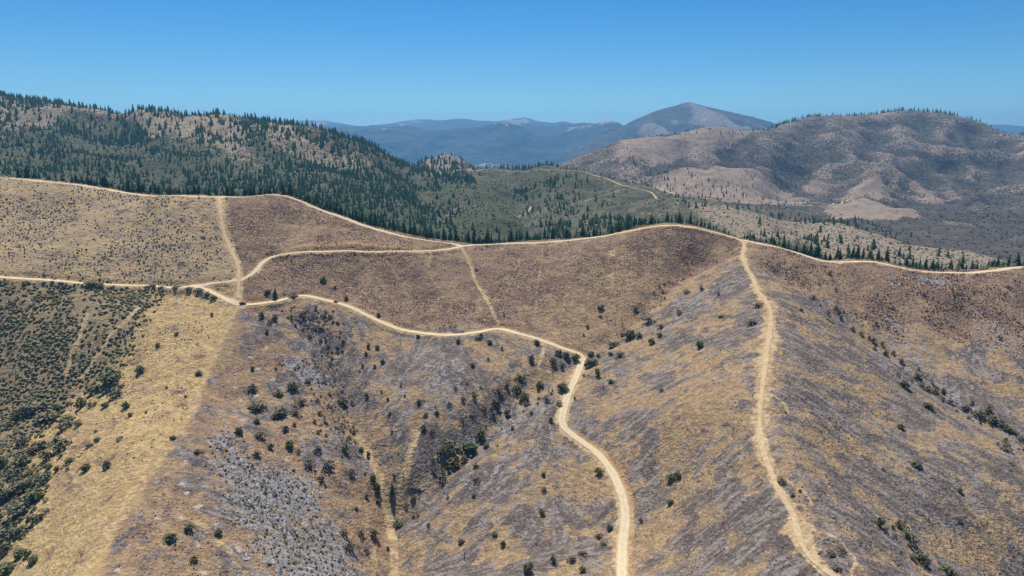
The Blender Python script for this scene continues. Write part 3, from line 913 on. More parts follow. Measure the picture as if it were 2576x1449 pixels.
for pp, k in [([(700, 480), (860, 500), (1000, 480), (1090, 540), (1140, 606), (1000, 606), (850, 545), (700, 495)], 1.0), ([(620, 300), (760, 316), (850, 334), (1000, 396), (1060, 418), (1050, 425), (960, 440), (800, 420), (700, 380), (600, 340)], .8), ([(130, 280), (300, 290), (460, 350), (380, 400), (100, 370), (60, 330)], .7),
              ([(300, 380), (520, 390), (700, 430), (860, 500), (700, 480), (560, 480), (420, 440)], .6), ([(560, 390), (800, 420), (950, 450), (1000, 480), (860, 500), (700, 430)], .6), ([(0, 340), (320, 380), (700, 470), (700, 495), (0, 448)], .5)]:
    woods = np.maximum(woods, k * zone2(T2, pp, 6, 30, 800))
tan2 *= 1 - 0.85 * woods
lush = np.maximum(lush, woods * 0.7)


def mid_ground_mat():
    t = NT('chaparral_ground')
    ch, ta, lu, spz = t.attr('zone_a')
    nb = t.noise(0.012, 3)
    nm = t.noise(0.05, 4, 0.65)
    nf = t.noise(0.22, 3, 0.7)
    vd = t.voro(0.16).outputs['Distance']
    soil = t.mix(t.step(nm, 0.35, 0.65), (0.205, 0.162, 0.115), (0.30, 0.24, 0.172))
    scrub = t.mix(t.step(nm, 0.35, 0.65), (0.056, 0.060, 0.038), (0.108, 0.104, 0.068))
    scrub = t.mix(t.mul(lu, t.step(t.mad(nm, 0.8, nb), 0.6, 1.05)), scrub, (0.060, 0.078, 0.036))
    cov = t.step(t.add(t.mad(vd, -0.55, 0.45), t.add(t.mad(nf, 0.5, -0.2), t.add(t.mul(ch, 0.62), t.mad(nb, 0.5, t.mad(ta, -0.75, t.mad(lu, 0.3, -0.42)))))), 0.22, 0.5)
    base = t.mix(cov, soil, scrub)
    pale = t.mix(t.step(t.mad(vd, 0.6, t.mul(nf, 0.6)), 0.3, 0.7), (0.105, 0.092, 0.070), (0.285, 0.228, 0.168))
    base = t.mix(t.mul(spz, 0.85), base, pale)
    t.bump(t.add(nf, t.mul(nm, 1.5)), 2.5, 0.7)
    return t.color(base)


def far_ground_mat(name, soil1, soil2, scrub1, scrub2, sc, bias=0.0, bumpd=6.0):
    t = NT(name)
    ta, dk, rd, _ = t.attr('zone_a')
    nb = t.noise(0.006 * sc, 4, 0.6)
    nm = t.noise(0.03 * sc, 4, 0.65)
    vd = t.voro(0.085 * sc).outputs['Distance']
    soil = t.mix(t.step(nm, 0.35, 0.65), soil1, soil2)
    scrub = t.mix(t.step(nm, 0.3, 0.7), scrub1, scrub2)
    cov = t.step(t.add(t.mad(vd, -0.6, 0.5), t.add(t.mad(nm, 0.6, -0.1), t.add(t.mul(nb, 0.9), t.mad(ta, -0.7, t.mad(dk, 0.5, bias - 0.62))))), 0.22, 0.42)
    base = t.mix(cov, soil, scrub)
    t.bump(t.add(nm, t.mul(nb, 2.0)), bumpd, 0.8)
    return t.color(base)


tag(grid_mesh('forested_hill', T2, mid_ground_mat(), None, {'zone_a': np.stack([chap, tan2, lush, spurz], -1)}), 'green brush and forest covered hills behind the ridge road', 'hill', kind='structure')

# right hand far hill
FH = [(1430, 408, 2900), (1500, 380, 2920), (1560, 353, 2950), (1620, 347, 2950), (1720, 331, 2950), (1780, 322, 2950), (1840, 318, 2950), (1900, 326, 3050), (1950, 318, 3300), (2000, 303, 3400), (2050, 293, 3450), (2150, 293, 3450),
      (2230, 282, 3450), (2300, 277, 3450), (2400, 289, 3450), (2450, 303, 3450), (2490, 322, 3450), (2530, 337, 3400), (2576, 331, 3700), (2700, 320, 3800)]
FHM = [(1500, 402, 2600), (1700, 390, 2550), (1850, 390, 2600), (1900, 405, 2700), (2000, 425, 2500), (2060, 400, 2680), (2130, 380, 2800), (2200, 420, 2560), (2250, 350, 3000), (2400, 390, 2720), (2340, 440, 2500), (2500, 430, 2560), (2576, 450, 2480), (2700, 430, 2600),
       (1800, 421, 2200), (1700, 446, 2150), (1900, 440, 2180), (1650, 468, 2100), (1800, 470, 1980), (1990, 490, 2000), (1900, 492, 1950), (1700, 500, 1850), (1850, 512, 1800), (2050, 515, 1850), (2140, 505, 1950), (2200, 530, 1800), (2310, 547, 1750),
       (2200, 480, 2180), (2400, 480, 2230), (2576, 520, 2050), (2400, 560, 1700), (2576, 600, 1500), (2300, 590, 1450), (2450, 630, 1300), (2100, 547, 1650), (1950, 548, 1600), (2576, 652, 1250), (1750, 560, 1480), (2100, 612, 1240), (2500, 705, 1000),
       (1600, 500, 2100), (1500, 460, 2400), (1400, 470, 2500), (1250, 470, 2600), (2750, 620, 1450), (2750, 700, 1200)]
P3 = [pt(*p) for p in FH + FHM]
for u, v, Y in FH:
    a, b, c = pt(u, v, Y)
    P3 += [(a * 1.02, b + 120, c - 25), (a * 1.12, b + 500, c - 190)]
T3 = Grid(-150, 3300, 950, 4300, 14.0)
T3.Z = tps_eval(tps_fit(P3, 2e-5), T3.X, T3.Y)
gul = ridged(T3.X + fbm(T3.X, T3.Y, 300, 2, 66) * 160, T3.Y, 330, 4, 61)
fsk = np.array([pt(*q) for q in FH])
below = np.interp(T3.X, fsk[:, 0], fsk[:, 1]) - T3.Y
amp = (sstep(1800, 2400, T3.Y) * 0.8 + 0.2) * (0.12 + 0.88 * sstep(30, 420, np.abs(below)))
T3.Z += (gul * 60 - 29 + ridged(T3.X, T3.Y + T3.X * 0.4, 900, 2, 77) * 50 - 20) * amp + ridged(T3.X, T3.Y, 120, 3, 79) * 9 - 4
for pp, dep, wd in [([(2050, 310), (2010, 380), (1995, 430), (1960, 480)], 42, 75), ([(2200, 300), (2190, 360), (2130, 430), (2060, 490)], 40, 70), ([(2330, 300), (2340, 380), (2330, 450), (2280, 500)], 42, 75), ([(2450, 320), (2450, 400), (2420, 470), (2390, 520)], 38, 70),
                    ([(2540, 350), (2540, 430), (2500, 500)], 35, 70), ([(1750, 345), (1720, 390), (1660, 430)], 25, 60), ([(1880, 340), (1850, 390), (1870, 430)], 25, 60), ([(2140, 310), (2100, 370), (2040, 420)], 28, 55), ([(2270, 380), (2240, 430), (2200, 480)], 22, 50), ([(2400, 340), (2390, 400), (2370, 450)], 22, 50)]:
    g_, ok_ = T3.hit([q[0] for q in pp], [q[1] for q in pp], 1300)
    if ok_.sum() < 2: continue
    D, _ = T3.dist(densify(g_[ok_], 20.0), wd * 2.4)
    T3.Z -= dep * np.exp(-((D + vnoise(T3.X / 90, T3.Y / 90, 23) * wd * 0.7) / wd) ** 2) * (D < wd * 2.4)
T3.Z = np.maximum(T3.Z, -470)
cv3 = T3.Z - T3.smooth(T3.Z, 60)                     # hollows hold scrub, noses are bare
cv3 = cv3 / (cv3.std() + 1e-6)
tan3 = np.zeros_like(T3.X); dk3 = np.zeros_like(T3.X)
for pp, k in [([(1560, 355), (1650, 348), (1720, 335), (1850, 320), (1900, 330), (1820, 370), (1720, 400), (1620, 415), (1560, 410)], .8), ([(1640, 466), (1720, 440), (1800, 418), (1870, 425), (2000, 480), (2020, 512), (1850, 512), (1700, 490)], 1.),
              ([(2080, 532), (2140, 502), (2230, 520), (2320, 546), (2250, 553), (2165, 548), (2110, 552)], 1.15), ([(2000, 470), (2400, 480), (2420, 520), (2300, 520), (2150, 500)], .35)]:
    tan3 = np.maximum(tan3, k * zone2(T3, pp, 1, 10))
for pp, k in [([(1950, 545), (2100, 555), (2330, 548), (2576, 480), (2700, 480), (2700, 720), (2400, 640), (2100, 565)], .42), ([(1960, 395), (2030, 420), (2040, 470), (1990, 470), (1940, 430)], .8), ([(2350, 520), (2480, 490), (2576, 500), (2576, 560), (2350, 560)], .5), ([(2140, 505), (2330, 545), (2400, 520), (2250, 495)], .5)]:
    dk3 = np.maximum(dk3, k * zone2(T3, pp, 1, 14))
M_FAR = far_ground_mat('far_scrub_ground', (0.195, 0.150, 0.118), (0.275, 0.215, 0.165), (0.050, 0.047, 0.038), (0.100, 0.087, 0.072), 1.35, 0.22)
dk3 = np.clip(dk3 + 0.42 * np.clip(-cv3, -0.6, 2.0), 0, 1)
tan3 = np.clip(tan3 + 0.07 * np.clip(cv3, 0, 2), 0, 1.15)
za3 = np.stack([tan3, dk3, dk3 * 0, dk3 * 0], -1)
tag(grid_mesh('far_hill', T3, M_FAR, None, {'zone_a': za3}), 'broad scrub covered brown hill behind on the right', 'hill', kind='structure')

# roads on the hills behind
ROADS2 = [('saddle_road', T2, [(960, 398), (1000, 412), (1040, 422), (1110, 425), (1180, 427), (1250, 428), (1330, 424), (1400, 418), (1450, 428), (1500, 443), (1540, 456), (1580, 469), (1640, 486), (1700, 500)], 5.0, 'pale dirt road along the saddle behind the ridge', 900),
          ('hill_track', T2, [(1570, 474), (1530, 488), (1490, 500), (1450, 510), (1400, 518), (1370, 522)], 2.6, 'thin dirt track slanting across the green brush hill', 900),
          ('gully_track', T2, [(1336, 520), (1330, 532), (1310, 542), (1305, 545)], 3.0, 'short pale track in the green gully', 900),
          ('valley_road', T3, [(1640, 470), (1680, 482), (1720, 494), (1800, 503), (1900, 510), (2000, 517), (2080, 521), (2140, 524), (2200, 531), (2250, 539), (2312, 548)], 5.5, 'long pale road along the foot of the tan hill', 1300),
          ('valley_track', T3, [(2082, 520), (2095, 512), (2120, 506), (2135, 503)], 6.0, 'curved pale track on the tan field edge', 1300)]
for k, (name, g, pp, wid, lab, ys) in enumerate(ROADS2):
    c, ok = g.hit([p[0] for p in pp], [p[1] for p in pp], ys)
    c = densify(c[ok], g.st * 0.7)
    c[:, 2] = np.convolve(np.pad(g.h(c[:, 0], c[:, 1]), 4, mode='edge'), np.ones(9) / 9, 'valid')
    D, Zn = g.dist(c, wid * 2 + g.st * 2)
    bl = 1 - sstep(wid * .6 + g.st * .7, wid * 1.2 + g.st * 2, D)
    o = bpy.data.objects['forested_hill' if g is T2 else 'far_hill']
    Znew = g.Z * (1 - bl) + Zn * bl
    g.Z = Znew
    ribbon(name, c, wid, M_TRACK, g, 0.5, lab, 1.2, 200 + k)
for nm_, g in (('forested_hill', T2), ('far_hill', T3)):
    me = bpy.data.objects[nm_].data
    me.vertices.foreach_set('co', np.stack([g.X.ravel(), g.Y.ravel(), g.Z.ravel() + CZ], 1).astype(np.float32).ravel())
    me.update()

# distant mountain
PK = [(1300, 440, 7400), (1420, 405, 7600), (1480, 358, 7800), (1560, 323, 7900), (1600, 300, 7950), (1650, 278, 8000), (1690, 267, 8000), (1730, 255, 8000), (1760, 266, 8050), (1800, 276, 8100), (1850, 288, 8150), (1900, 300, 8200), (1970, 317, 8300), (2100, 345, 8400), (2300, 370, 8400)]
PKM = [(1700, 330, 6900), (1640, 345, 6950), (1600, 372, 6700), (1500, 402, 6700), (1450, 415, 6500), (1850, 345, 6900), (1750, 385, 6200), (1550, 430, 5600), (1900, 380, 6000), (2200, 420, 5600), (1300, 470, 6200)]
P4 = [pt(*p) for p in PK + PKM]
for u, v, Y in PK:
    a, b, c = pt(u, v, Y)
    P4 += [(a * 1.01, b + 250, c - 60), (a * 1.1, b + 1200, c - 420)]
pk_ = pt(1730, 257, 8000)
T4 = Grid(-600, 6400, 4300, 9900, 40.0)
prof = np.array([pt(*q) for q in PK])
yc = np.interp(T4.X, prof[:, 0], prof[:, 1]) + fbm(T4.X, T4.X * 0, 900, 2, 14) * 300
zr4 = np.interp(T4.X, prof[:, 0], prof[:, 2])
dy4 = np.abs(T4.Y - yc)
T4.Z = zr4 - 0.30 * dy4 - 0.00002 * dy4 ** 2
T4.Z += ridged(T4.X * 1.0 + T4.Y * 0.35, T4.Y * 0.45 - T4.X * 0.1, 620, 5, 91, 0.55) * np.minimum(dy4 * 0.16, 120) + fbm(T4.X, T4.Y, 240, 3, 95) * np.minimum(20, 5 + dy4 * 0.05)
T4.Z = np.maximum(T4.Z, -470 + fbm(T4.X, T4.Y, 800, 3, 15) * 60)
cv4 = T4.Z - T4.smooth(T4.Z, 40)
cv4 = cv4 / (cv4.std() + 1e-6)
z4 = np.stack([np.clip(-0.1 + fbm(T4.X, T4.Y, 900, 3, 44) * 0.9 + 0.2 * cv4, 0, 1), np.clip(sstep(7000, 8000, T4.Y) * 0.5 - 0.3 * cv4, 0, 1), T4.X * 0, T4.X * 0], -1)
tag(grid_mesh('mountain', T4, far_ground_mat('mountain_ground', (0.16, 0.135, 0.12), (0.23, 0.195, 0.17), (0.038, 0.046, 0.042), (0.08, 0.078, 0.068), 0.6, 0.3, 20), None, {'zone_a': z4}),
    'hazy blue grey mountain with a pointed summit', 'mountain', kind='structure')


def mountain_range(name, sil, Y0, yf, yb, step, zbase, amp, seed, label, bias):
    s = np.array([pt(u, v, Y0) for u, v in sil])
    g = Grid(s[0, 0], s[-1, 0], yf, yb, step)
    zr = np.interp(g.X, s[:, 0], s[:, 2]) + ridged(g.X, g.X * 0 + 3.0, Y0 * 0.05, 4, seed + 60) * Y0 * 0.0032
    f = np.where(g.Y < Y0, sstep(yf, Y0, g.Y) ** 0.85, 1 - sstep(Y0, yb, g.Y))
    rd = ridged(g.X + fbm(g.X, g.Y, 1500, 2, seed + 30) * 900, g.Y, 2300, 6, seed, 0.52)
    g.Z = zbase + (zr - zbase) * f + (rd - 0.45) * amp * np.clip(np.abs(g.Y - Y0) / (Y0 - yf) * 4, 0, 1)
    g.Z = np.maximum(g.Z, -472 + fbm(g.X, g.Y, 900, 3, seed + 5) * 6)
    cv = g.Z - g.smooth(g.Z, 40)
    cv = cv / (cv.std() + 1e-6)
    za = np.stack([np.clip(fbm(g.X, g.Y, 900, 5, seed + 3, 0.7) * 1.3 - 0.2 + 0.3 * cv - f * 0.2, 0, 0.8), np.clip(0.35 + f * 0.6 - 0.2 * cv, 0, 1), g.X * 0, g.X * 0], -1)
    m = far_ground_mat(name + '_ground', (0.24, 0.21, 0.19), (0.34, 0.29, 0.26), (0.028, 0.040, 0.038), (0.062, 0.068, 0.060), 0.3, bias, 60)
    tag(grid_mesh(name, g, m, None, {'zone_a': za}), label, 'mountains', kind='structure')
    return g


mountain_range('mountain_range', [(500, 350), (700, 345), (800, 335), (880, 328), (960, 325), (1040, 322), (1090, 329), (1160, 327), (1220, 320), (1270, 313), (1300, 309), (1335, 316), (1380, 318), (1420, 313), (1480, 308), (1520, 314), (1560, 321), (1640, 335), (1800, 350)],
               11500, 7600, 13800, 60, -280, 330, 131, 'blue hazy forested mountain range across the valley', 0.3)
mountain_range('distant_range', [(300, 330), (760, 304), (815, 304), (850, 311), (890, 317), (960, 311), (1000, 309), (1080, 300), (1110, 304), (1180, 302), (1240, 307), (1290, 302), (1320, 296), (1350, 305), (1420, 309), (1500, 314), (1700, 320), (2100, 322), (2400, 318), (2470, 311), (2520, 316), (2576, 320), (2700, 318)],
               15500, 12500, 17800, 110, -280, 120, 151, 'farthest pale blue mountain range on the horizon', 0.25)

# valley floor sheet out to the horizon
gm_ = NT('valley_floor')
gme = np_mesh('ground', [(-15000, -1500, CZ - 480), (15000, -1500, CZ - 480), (15000, 18500, CZ - 480), (-15000, 18500, CZ - 480)], [(0, 1, 2, 3)],
              gm_.color(gm_.mix(gm_.noise(0.002, 5), (0.10, 0.095, 0.075), (0.24, 0.20, 0.16))))
tag(link('ground', gme), 'valley floor stretching to the horizon', 'ground', kind='structure')

# the air between here and there
hz = NT('haze_air')
hz.t.nodes.remove(hz.b)
pv = hz.n('ShaderNodeVolumePrincipled')
pv.inputs['Color'].default_value = (0.22, 0.56, 1.0, 1)
pv.inputs['Density'].default_value = 6.4e-5
pv.inputs['Anisotropy'].default_value = 0.3
hz.t.links.new(pv.outputs[0], hz.out.inputs['Volume'])
x0, x1, y0, y1, z0, z1 = -15500, 15500, -2000, 18800, CZ - 500, CZ + 560
hv = [(x0, y0, z0), (x1, y0, z0), (x1, y1, z0), (x0, y1, z0), (x0, y0, z1), (x1, y0, z1), (x1, y1, z1), (x0, y1, z1)]
hf = [(0, 3, 2, 1), (4, 5, 6, 7), (0, 1, 5, 4), (1, 2, 6, 5), (2, 3, 7, 6), (3, 0, 4, 7)]
hzo = link('haze', np_mesh('haze', hv, hf, hz.m))
tag(hzo, 'thin blue summer haze in the air over the valleys', 'haze', kind='stuff')

# ------------------------------------------------------------------ plants: small meshes of about one unit height
def cat(parts):
    V, F, n = [], [], 0
    for v, f in parts:
        V.append(np.asarray(v, float)); F.append(np.asarray(f, int) + n); n += len(v)
    return np.concatenate(V), np.concatenate(F)


def tube(pts, rad, n=5):
    pts = np.asarray(pts, float)
    V, F = [], []
    for k, (p, r) in enumerate(zip(pts, rad)):
        d = pts[min(k + 1, len(pts) - 1)] - pts[max(k - 1, 0)]
        d /= np.linalg.norm(d) + 1e-9
        a = np.cross(d, (0.31, 0.95, 0.1)); a /= np.linalg.norm(a) + 1e-9
        b = np.cross(d, a)
        for j in range(n):
            t = 2 * math.pi * j / n
            V.append(p + r * (math.cos(t) * a + math.sin(t) * b))
    for k in range(len(pts) - 1):
        for j in range(n):
            q = [k * n + j, k * n + (j + 1) % n, (k + 1) * n + (j + 1) % n, (k + 1) * n + j]
            F += [(q[0], q[1], q[2]), (q[0], q[2], q[3])]
    V.append(pts[-1]); V.append(pts[0])
    e = (len(pts) - 1) * n
    for j in range(n):
        F.append((e + j, e + (j + 1) % n, len(V) - 2))
        F.append(((j + 1) % n, j, len(V) - 1))
    return np.array(V), np.array(F)


def conifer_crown(rng, levels=11, per=7, rad=0.17, bottom=0.08, power=0.85, ragged=0.25):
    parts = []
    for i in range(levels):
        f = i / (levels - 1)
        z = bottom + (0.93 - bottom) * f
        r = rad * (1 - f) ** power + 0.018
        a0 = rng.random() * 6.28
        for j in range(per if f < 0.75 else per - 2):
            a = a0 + 6.28 * j / per + rng.normal(0, 0.15)
            rr = r * (1 + rng.normal(0, ragged))
            dr = rr * (0.35 + 0.25 * rng.random())
            wd = rr * 0.42
            c, s = math.cos(a), math.sin(a)
            base = (0, 0, z + 0.045 * (1 - f) + 0.03)
            tip = (rr * c, rr * s, z - dr)
            m = 0.6 * rr
            l = (m * c - wd * s, m * s + wd * c, z - dr * 0.75)
            q = (m * c + wd * s, m * s - wd * c, z - dr * 0.75)
            parts.append(([base, l, tip, q], [(0, 1, 2), (0, 2, 3)]))
    parts.append(([(0.012, 0, 0.86), (-0.008, 0.011, 0.86), (-0.008, -0.011, 0.86), (0, 0, 1.0)], [(0, 1, 3), (1, 2, 3), (2, 0, 3)]))
    return cat(parts)


def leaf_cloud(rng, n, lobes, size, up=0.35):
    """Leaf sprays on a set of lobes (x, y, z, r): an uneven crown with gaps."""
    w = np.array([l[3] ** 2 for l in lobes]); w /= w.sum()
    V, F = [], []
    for i in range(n):
        L = lobes[rng.choice(len(lobes), p=w)]
        d = rng.normal(size=3)
        d[2] = abs(d[2]) * 0.9 - 0.25 if rng.random() < 0.8 else d[2]
        d /= np.linalg.norm(d) + 1e-9
        p = np.array(L[:3]) + d * L[3] * (0.62 + 0.42 * rng.random()) * np.array([1, 1, 0.85])
        nn = d + rng.normal(size=3) * 0.7 + (0, 0, up)
        nn /= np.linalg.norm(nn)
        a = np.cross(nn, rng.normal(size=3)); a /= np.linalg.norm(a) + 1e-9
        b = np.cross(nn, a)
        s = size * (0.55 + 0.8 * rng.random())
        k = len(V)
        V += [p + s * a, p + s * 0.75 * b + nn * s * 0.25, p - s * a * 0.9, p - s * 0.7 * b + nn * s * 0.2]
        F += [(k, k + 1, k + 2), (k, k + 2, k + 3)]
    return np.array(V), np.array(F)


def oak_crown(rng, n=190, low=0.12, wide=0.5, size=0.085):
    lobes = []
    for k in range(rng.integers(5, 8)):
        a = rng.random() * 6.28
        rr = wide * (0.2 + 0.35 * rng.random())
        lobes.append((rr * math.cos(a), rr * math.sin(a), low + 0.12 + 0.42 * rng.random(), wide * (0.38 + 0.22 * rng.random())))
    lobes.append((0, 0, 0.55, wide * 0.52)); lobes.append((0, 0, 0.25, wide * 0.6))
    return leaf_cloud(rng, n, lobes, size)


def dome(rng, n=1, tall=0.8):
    """A lumpy low shrub of 20 to 32 faces."""
    V, F = [(0, 0, tall * (0.9 + 0.2 * rng.random()))], []
    k1, k2 = 5, 6
    a0 = rng.random()
    for j in range(k1):
        a = 6.28 * j / k1 + a0; r = 0.32 * (0.8 + 0.5 * rng.random())
        V.append((r * math.cos(a), r * math.sin(a), tall * (0.66 + 0.3 * rng.random())))
    for j in range(k1):
        a = 6.28 * (j + .5) / k1 + a0; r = 0.52 * (0.75 + 0.45 * rng.random())
        V.append((r * math.cos(a), r * math.sin(a), tall * (0.25 + 0.25 * rng.random())))
    for j in range(k1):
        a = 6.28 * j / k1 + a0; r = 0.42 * (0.8 + 0.4 * rng.random())
        V.append((r * math.cos(a), r * math.sin(a), -0.12))
    for j in range(k1):
        q = (j + 1) % k1
        F += [(0, 1 + j, 1 + q), (1 + j, 6 + j, 1 + q), (1 + q, 6 + j, 6 + q), (6 + j, 11 + j, 11 + q), (6 + j, 11 + q, 6 + q)]
    return np.array(V), np.array(F)


def join_many(name, protos, P, Sx, Sz, mat, rng, sink=0.0, smooth=False):
    """One mesh of many scattered plants (P ground points, Sx widths, Sz heights)."""
    Vs, Fs, n = [], [], 0
    which = rng.integers(0, len(protos), len(P))
    ang = rng.random(len(P)) * 6.28
    for k, (v, f) in enumerate(protos):
        i = np.where(which == k)[0]
        if not len(i): continue
        c, s = np.cos(ang[i])[:, None], np.sin(ang[i])[:, None]
        x = (v[None, :, 0] * c - v[None, :, 1] * s) * Sx[i][:, None] + P[i, 0][:, None]
        y = (v[None, :, 0] * s + v[None, :, 1] * c) * Sx[i][:, None] + P[i, 1][:, None]
        z = v[None, :, 2] * Sz[i][:, None] + P[i, 2][:, None] + CZ - sink
        Vs.append(np.stack([x, y, z], -1).reshape(-1, 3))
        Fs.append((f[None] + (np.arange(len(i)) * len(v))[:, None, None]).reshape(-1, f.shape[1]) + n)
        n += len(i) * len(v)
    return link(name, np_mesh(name, np.concatenate(Vs), np.concatenate(Fs), mat, smooth))


def scatter(g, mask, n, rng, mind=0.0):
    w = np.clip(mask, 0, None).ravel()
    w = w / w.sum()
    i = rng.choice(w.size, n, p=w)
    x = g.X.ravel()[i] + (rng.random(n) - .5) * g.st
    y = g.Y.ravel()[i] + (rng.random(n) - .5) * g.st
    if mind > 0:                       # thin out plants that stand inside each other
        cell = {}
        ok = []
        for k in range(n):
            c = (int(x[k] // mind), int(y[k] // mind))
            if any((x[k] - x[q]) ** 2 + (y[k] - y[q]) ** 2 < mind * mind for a in (-1, 0, 1) for b in (-1, 0, 1) for q in cell.get((c[0] + a, c[1] + b), ())): continue
            cell.setdefault(c, []).append(k); ok.append(k)
        x, y = x[ok], y[ok]
    return np.stack([x, y, g.h(x, y)], 1)


rg = np.random.default_rng(3)
M_CON = foliage_mat('conifer_needles', (0.045, 0.082, 0.036), (0.092, 0.145, 0.058), 0.08)
M_FOREST = foliage_mat('forest_needles', (0.072, 0.128, 0.042), (0.17, 0.235, 0.085), 0.02)
M_OAK = foliage_mat('oak_leaves', (0.080, 0.096, 0.048), (0.19, 0.205, 0.105), 0.5)
M_BRIGHT = foliage_mat('green_leaves', (0.055, 0.085, 0.030), (0.11, 0.15, 0.055), 0.5)
M_SCORCH = foliage_mat('scorched_leaves', (0.11, 0.093, 0.068), (0.25, 0.22, 0.165), 0.6)
M_SAGE = foliage_mat('sage_leaves', (0.11, 0.115, 0.075), (0.24, 0.23, 0.165), 0.2)
M_BRUSH = foliage_mat('brush_leaves', (0.150, 0.142, 0.076), (0.30, 0.27, 0.165), 0.25)
M_CHAR = plain_mat('charred_wood', (0.028, 0.025, 0.024), 0.9, nscale=1.5, namp=0.5)
M_TWIG = foliage_mat('burnt_twigs', (0.030, 0.022, 0.020), (0.090, 0.066, 0.056), 0.3)
M_BARK = plain_mat('bark', (0.085, 0.062, 0.045), 0.9, nscale=2, namp=0.4)
M_OLIVE = foliage_mat('olive_leaves', (0.105, 0.10, 0.052), (0.21, 0.195, 0.11), 0.4)

TRUNK = np_mesh('trunk', *tube([(0, 0, -0.06), (0.01, 0, 0.2), (0.0, 0.01, 0.5), (0, 0, 0.8)], [0.032, 0.024, 0.016, 0.005], 5), M_BARK)
OTRUNK = np_mesh('trunk', *tube([(0, 0, -0.08), (0.03, 0.01, 0.16), (-0.03, 0.03, 0.36), (0.02, -0.02, 0.62)], [0.05, 0.04, 0.03, 0.012], 5), M_BARK)
CON_SETS = [conifer_crown(np.random.default_rng(60 + k), 11, 7, 0.19 + 0.02 * (k % 4), 0.05 + 0.05 * (k % 3), 0.75 + 0.12 * (k % 3)) for k in range(6)]
CON_M = [np_mesh('conifer_crown', v, f, M_CON) for v, f in CON_SETS]
OAK_M = {k: [np_mesh(k + '_crown', *oak_crown(np.random.default_rng(s0 + i), n, low, wide, size), m) for i in range(4)] for k, s0, n, low, wide, size, m in
         (('oak', 80, 220, -0.06, 0.5, 0.085, M_OAK), ('bright', 100, 230, -0.08, 0.47, 0.08, M_BRIGHT), ('scorched', 120, 150, -0.08, 0.52, 0.08, M_SCORCH), ('sage', 140, 170, -0.05, 0.56, 0.085, M_SAGE), ('olive', 160, 170, -0.08, 0.5, 0.085, M_OLIVE))}

